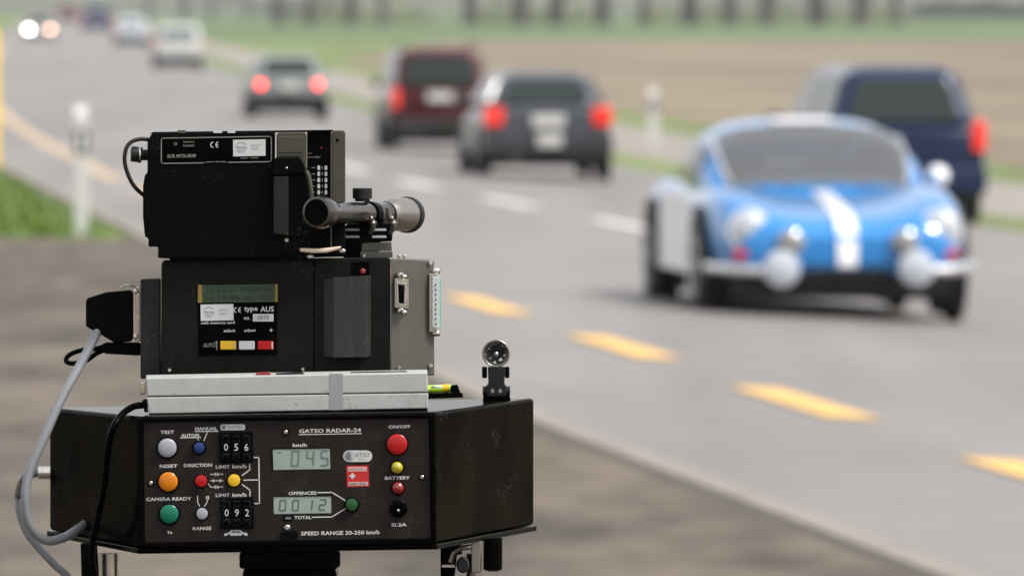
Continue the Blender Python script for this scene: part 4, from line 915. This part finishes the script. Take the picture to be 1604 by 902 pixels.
# pale crescent beneath
sub('lens_cloth_rim', M['cork'], cr, lambda b: b.slab([(469, 388.5), (500, 389.5), (536, 385.5), (530, 391.5), (512, 396), (490, 396.5), (470, 394.5)], CQ-30, CQ+10), bevel=.002)
sub('lower_bracket', M['blkm'], cr, lambda b: b.slab([(480, 387), (540, 384), (543, 402), (475, 404)], CQ-160, CQ-31), bevel=.001)
for xx, yy in ((486, 402), (536, 393)): sub('screw', M['steel'], cr, lambda b: b.disc(xx, yy, [(4, CQ-10), (3.6, CQ+2), (2, CQ+4)], 12, 1.4), smooth=True)
kn = sub('cable_socket', M['blkp'], cr, lambda b: b.tube([P(231, 243, CQ-30), P(222, 243, CQ-28), P(221.9, 243, CQ-28), P(206, 241, CQ-26), P(205, 241, CQ-26)], [.0058, .0058, .0083, .0083, .006], 18), smooth=True)
sub('ring', M['steel'], kn, lambda b: b.tube([P(219, 243, CQ-28), P(217, 243, CQ-27.7)], .0088, 18), smooth=True)

# telescope sight ----------------------------------------------------------------
sc = rig('telescopic_sight', 'small telescopic sight with two clamp rings on a slotted mount, right of the camera', 'sight', 578, 404, MQ-60)
A = P(495.5, 332.5, CQ+70); Bp = P(635, 336.5, CQ-225); ax = (Bp-A); L = ax.length; ax.normalize(); u_ = 1/1500
pr = [(0, 21*u_), (.0005, 24.5*u_), (.006, 26.2*u_), (.012, 26.2*u_), (.020, 25*u_), (.030, 20.5*u_), (.040, 18*u_), (.11, 17.5*u_)]
tb = MB().lathe(A, ax, pr+[(L-.062, 17*u_), (L-.05, 20*u_)], 40).build('tube', M['gunm'], sc, smooth=True)
MB().lathe(A-ax*.0006, ax, [(0, 20.5*u_), (.0004, 20.9*u_)], 36).build('eyepiece_lens', M['blk'], tb)
MB().lathe(A-ax*.0009, ax, [(0, 21*u_), (.0002, 23.0*u_), (.002, 23.2*u_)], 40)  # (profile guide only, not linked)
ob = MB().lathe(A+ax*(L-.05), ax, [(0, 19*u_), (.006, 23*u_), (.012, 25.5*u_), (.05, 27.5*u_)], 40).build('objective_bell', M['gunl'], tb, smooth=True)
MB().lathe(A+ax*L, ax, [(.0002, 28.8*u_), (.002, 29.4*u_), (.007, 29.4*u_), (.009, 28.6*u_)], 40).build('objective_ring', M['blkp'], tb, smooth=True)
MB().lathe(A+ax*.125, ax, [(0, 19*u_), (.0, 20*u_), (.011, 20*u_), (.011, 17*u_)], 36).build('clamp_ring', M['blk'], sc, smooth=True)
MB().lathe(A+ax*.165, ax, [(0, 19*u_), (.0, 20*u_), (.011, 20*u_), (.011, 17*u_)], 36).build('clamp_ring', M['blk'], sc, smooth=True)
tc = A+ax*.118+Vector((-.003, 0, .001))
MB().tube([tc+Vector((0,0,.012)), tc+Vector((0,0,.0148)), tc+Vector((0,0,.015)), tc+Vector((0,0,.0258)), tc+Vector((0,0,.0262))], [.008, .008, .0104, .0104, .009], 24).build('adjustment_turret', M['blkp'], sc, smooth=True)
mt = MB(P)
mt.slab([(538, 356), (546, 350), (612, 350), (616, 356), (614, 378), (596, 379), (592, 404), (538, 404)], CQ-130, CQ-100); mo = mt.build('mount', M['blkm'], sc, bevel=.001)
for x0, x1 in ((541, 563), (583, 605)):
    for yy in (359.8, 370.8): sub('slot', M['cream'], mo, lambda b: b.slab(rrect(x0, yy-1.8, x1, yy+1.8, 1), CQ-100, CQ-99), label='light slot in the mount')
for x in (577, 609):
    sub('clamp_foot', M['olive'], mo, lambda b: b.tube([P(x-2, 325, CQ-80), P(x+1, 341, CQ-82), P(x+8, 350, CQ-84), P(x+6, 360, CQ-86), P(x+2, 366, CQ-88)], [.0022, .0035, .004, .003, .002], 8), smooth=True)
    sub('clamp_screw', M['gunl'], mo, lambda b: (b.tube([P(x+1, 343, CQ-76), P(x+7, 341, CQ-74)], .0022, 8), b.tube([P(x+3, 351, CQ-76), P(x+10, 349, CQ-74)], .0022, 8)), smooth=True)
sub('base_block', M['olive'], mo, lambda b: (b.slab([(566, 381), (613, 379), (614, 393), (566, 394)], CQ-150, CQ-94), b.slab([(564, 394.5), (615, 393.5), (615, 403.5), (564, 404)], CQ-150, CQ-90)), bevel=.0008)
for x in (569.5, 625, 633): sub('screw', M['steel'], mo, lambda b: b.disc(x, 401.5, [(3, CQ-110), (3, CQ-86), (1.5, CQ-84)], 12), smooth=True)

# light grey handset case ---------------------------------------------------------
HQ = -70
hs_ = rig('grey_instrument_case', 'long flat light grey plastic case lying on the radar box, below the green display', 'instrument case', 450, 646, HQ-30)
for nm_, ys_ in (('upper_shell', ((592, 583.5), (620.5, 614))), ('lower_shell', ((622, 615.2), (648, 639.5)))):
    (a0, a1), (b0, b1) = ys_
    hb = MB(P); f0 = [(228.5, a0), (669, a1), (671, b1), (231, b0)] if nm_ == 'upper_shell' else [(229.5, a0), (671, a1), (670, b1), (234, b0)]
    up = 5 if nm_ == 'upper_shell' else 0
    hb.hexa([(x, y, HQ) for x, y in f0], [(x, y-(up if k < 2 else 0), HQ-70) for k, (x, y) in enumerate(f0)])
    o = hb.build(nm_, M['case'], hs_, bevel=.0013, segs=4)
    sub('shade_band', M['case_shade'], o, lambda b: b.slab([(516, a0-6.6 if up else a0-6.2), (537, a0-7 if up else a0-6.6), (537, b0-5.2 if up else b0-6.2), (516, b0-4.8 if up else b0-5.9)], HQ, HQ+.5), label='slightly darker upright band of painted shade')  # flat darker band paints the shade of an indentation in the case
sub('seam', M['blkp'], hs_, lambda b: b.hexa([(231, 620.5, HQ-1.2), (669.5, 613.8, HQ-1.2), (669.5, 615.4, HQ-1.2), (231, 622.2, HQ-1.2)], [(231, 620.5, HQ-60), (669.5, 613.8, HQ-60), (669.5, 615.4, HQ-60), (231, 622.2, HQ-60)]))
sub('slide_switch', M['bredd'], hs_, lambda b: b.slab([(401, 583), (423, 582), (425, 588.5), (401, 589)], HQ-30, HQ-14), bevel=.001)
sub('key_row', M['blkp'], hs_, lambda b: b.slab([(432, 584), (474, 582), (478, 587), (432, 588)], HQ-32, HQ-16), bevel=.001)
sub('window', M['gunm'], hs_, lambda b: b.hexa([(546, 585.4, HQ-14), (640, 583.4, HQ-14), (640, 584.6, HQ-10), (546, 586.6, HQ-10)], [(550, 582.2, HQ-40), (636, 580.5, HQ-40), (636, 581.6, HQ-40), (550, 583.4, HQ-40)]))
sub('cable_boot', M['blkm'], hs_, lambda b: b.slab([(223, 626), (231, 624), (232, 646), (226, 645)], HQ-30, HQ-6), bevel=.001)
sub('clip', M['nickel'], hs_, lambda b: b.slab([(219.5, 599), (228, 597), (228, 617), (219.5, 618)], HQ-30, HQ-16), bevel=.001)

# spirit level ---------------------------------------------------------------------
sl_ = rig('spirit_level', 'small black spirit level with lime green vial beside the grey case', 'spirit level', 700, 626, -150)
sub('holder', M['blk'], sl_, lambda b: b.slab([(655, 615.5), (724, 614.5), (726, 622.5), (655, 625)], -190, -140), bevel=.001)
sub('end_block', M['blk'], sl_, lambda b: b.slab([(706, 603), (717, 602), (721, 615), (706, 615)], -185, -145), bevel=.001)
v = sub('vial', M['lime'], sl_, lambda b: b.tube([P(655, 609.5, -160), P(707, 608, -160)], .0042, 16), smooth=True)
sub('band', M['byel'], v, lambda b: b.tube([P(694, 608.5, -160), P(703, 608, -160)], .0046, 16), smooth=True)
sub('bubble', M['cream'], v, lambda b: b.tube([P(676, 606.5, -156), P(692, 606, -156)], .0018, 8), smooth=True)

# little round lamp -------------------------------------------------------------------
lm = rig('sighting_lamp', 'small round glass lamp in black clip on the right end of the radar box', 'lamp', 777, 624, -400)
LQ2 = -400
def sph(b, cx, cy, r, q0, rq, n=14, a0=-90, a1=90):
    b.disc(cx, cy, [(max(.4, r*math.cos(math.radians(a0+(a1-a0)*k/n))), q0+rq*math.sin(math.radians(a0+(a1-a0)*k/n))) for k in range(n+1)], 32)
def bowl(b):
    rnd = random.Random(3); nn = 18; rings = [(19.5, 6), (14.5, 0), (9, -7), (4, -11)]; pts = []; fs = []
    for j, (rr, qq) in enumerate(rings):
        for k in range(nn):
            a = 2*math.pi*(k+.5*j)/nn; pts.append((777+rr*math.cos(a), 553.5+rr*math.sin(a), LQ2+qq+rnd.uniform(-1.6, 1.6)*(j > 0)))
    for j in range(3):
        for k in range(nn):
            k2 = (k+1) % nn; fs += [(j*nn+k, j*nn+k2, (j+1)*nn+k), (j*nn+k2, (j+1)*nn+k2, (j+1)*nn+k)]
    pts.append((777, 553.5, LQ2-13)); fs += [(3*nn+k, 3*nn+(k+1)%nn, 4*nn) for k in range(nn)]
    back = len(pts)
    for k in range(nn): a = 2*math.pi*k/nn; pts.append((777+20*math.cos(a), 553.5+20*math.sin(a), LQ2-2))
    for k in range(nn): a = 2*math.pi*k/nn; pts.append((777+12*math.cos(a), 553.5+12*math.sin(a), LQ2-24))
    for k in range(nn): k2 = (k+1) % nn; fs += [(k, k2, back+k2, back+k), (back+k, back+k2, back+nn+k2, back+nn+k)]
    fs.append(tuple(back+nn+k for k in range(nn))); b.add(pts, fs)
gl = sub('reflector_bowl', M['glassy'], lm, bowl)
sub('rim', M['gunl'], gl, lambda b: b.tube([P(777+20.3*math.cos(k*math.pi/20), 553.5+20.3*math.sin(k*math.pi/20), LQ2+6) for k in range(41)], .0011, 8), smooth=True, angle=80)
sub('bulb', M['chrome'], gl, lambda b: sph(b, 777.5, 554, 4.5, LQ2-1, 5), smooth=True)
for bx, by, br_ in ((784, 563, 3.6), (775, 567, 2.6), (790, 556, 2.2), (768, 561, 2), (766, 546, 1.6)): sub('glint_chip', M['cream'] if br_ > 2.1 else M['steel'], gl, lambda b: b.slab([(bx-br_, by+br_*.4), (bx+br_*.3, by-br_), (bx+br_, by+br_*.2), (bx, by+br_*.8)], LQ2-2, LQ2+3))  # small bright chips put in as painted glints on the dark bowl
bd = sub('bulb_holder', M['blkp'], lm, lambda b: b.slab([(764, 574), (792, 574), (790, 600), (794, 606), (792, 621), (762, 621), (760, 606), (765, 600)], LQ2-20, LQ2+8), bevel=.0012)
for x0, x1 in ((755, 763), (791, 798)): sub('clip', M['blkm'], bd, lambda b: b.slab(rrect(x0, 574, x1, 592, 2), LQ2-12, LQ2+4), bevel=.0008)
sub('knob', M['blkp'], bd, lambda b: (b.tube([P(756, 612, LQ2), P(763, 612, LQ2)], .005, 12), b.tube([P(791, 612, LQ2), P(799, 612, LQ2)], .005, 12)), smooth=True)
sub('terminal', M['dimprint'], bd, lambda b: (b.slab(rrect(769, 609, 774, 615, 1), LQ2+8, LQ2+9), b.slab(rrect(781, 609, 786, 615, 1), LQ2+8, LQ2+9)))
sub('base', M['blk'], lm, lambda b: b.slab([(757, 619), (798, 618.5), (800, 626), (756, 627)], LQ2-30, LQ2+6), bevel=.001)

# cables -------------------------------------------------------------------------------
def cable(name, label, pts, r, m, n=10):
    b = MB().tube(spline([P(*p) for p in pts], n), r, 14); o = b.build(name, m, None, smooth=True, angle=80); tag(o, label, 'cable'); return recenter(o)
gc = rig('plug_cable', 'thick grey cable from the black plug hood looping down to the radar box', 'cable', 60, 850, -200)
gtube = MB().tube(spline([P(*p) for p in ((152, 515, -250), (149, 527, -240), (124, 574, -215), (95, 627, -190), (68, 688, -170), (46, 740, -160), (39.5, 782, -155), (46, 822, -160), (69, 845, -175), (96, 843, -190), (121, 829, -215), (140, 815, -290))], 8), .0049, 16)
gtube.build('cord', M['cable'], gc, smooth=True, angle=80)
sub('plug_hood', M['blkm'], gc, lambda b: b.slab([(134.5, 470), (138, 466.5), (166, 457.5), (205, 454), (209, 458), (209, 530), (205, 535), (180, 537), (158, 524), (134.5, 511)], -330, -240), bevel=.002)
cable('connector_cable', 'darker grey cable hanging from the silver socket on the left flank', [(62, 740, -452), (50, 742, -455), (36, 752, -465), (29.5, 772, -590), (31, 800, -580), (42, 832, -560), (62, 858, -540), (86, 884, -520), (112, 912, -500), (150, 1000, -480), (170, 1150, -470)], .0044, M['cabled'])
cable('instrument_cable', 'black cable curving from the grey case down the left flank', [(227, 634, -84), (208, 637, -80), (190, 650, -40), (176, 674, -20), (169, 705, -40), (163, 760, -60), (152, 815, -90), (144, 860, -130), (146, 890, -130), (155, 930, -130), (170, 1000, -140)], .0036, M['blk'])
bp = rig('bundled_cable', 'black plug and doubled black cable loop below the plug hood', 'cable', 190, 560, -250)
sub('plug', M['blkm'], bp, lambda b: b.slab([(158, 540), (166, 536), (220, 536), (220, 557), (164, 554)], -330, -260), bevel=.002)
sub('cord', M['blk'], bp, lambda b: b.tube(spline([P(*p) for p in ((170, 540, -290), (150, 546, -285), (125, 549, -280), (107, 557, -275), (104, 566, -270), (114, 569, -262), (134, 565, -262), (152, 553, -270), (170, 546, -285))], 8), .0026, 10), smooth=True, angle=80)
cable('camera_cable', 'black cable arching from the camera socket down its left side', [(233, 219, CQ-20), (220, 218, CQ-15), (205, 223, CQ-10), (197, 235, CQ-6), (195.5, 255, CQ-6), (202, 277, CQ-8), (212, 294, CQ-12), (226, 307, CQ-20)], .0022, M['blkp'])

for o in bpy.data.objects:
    if '_org' in o: del o['_org']
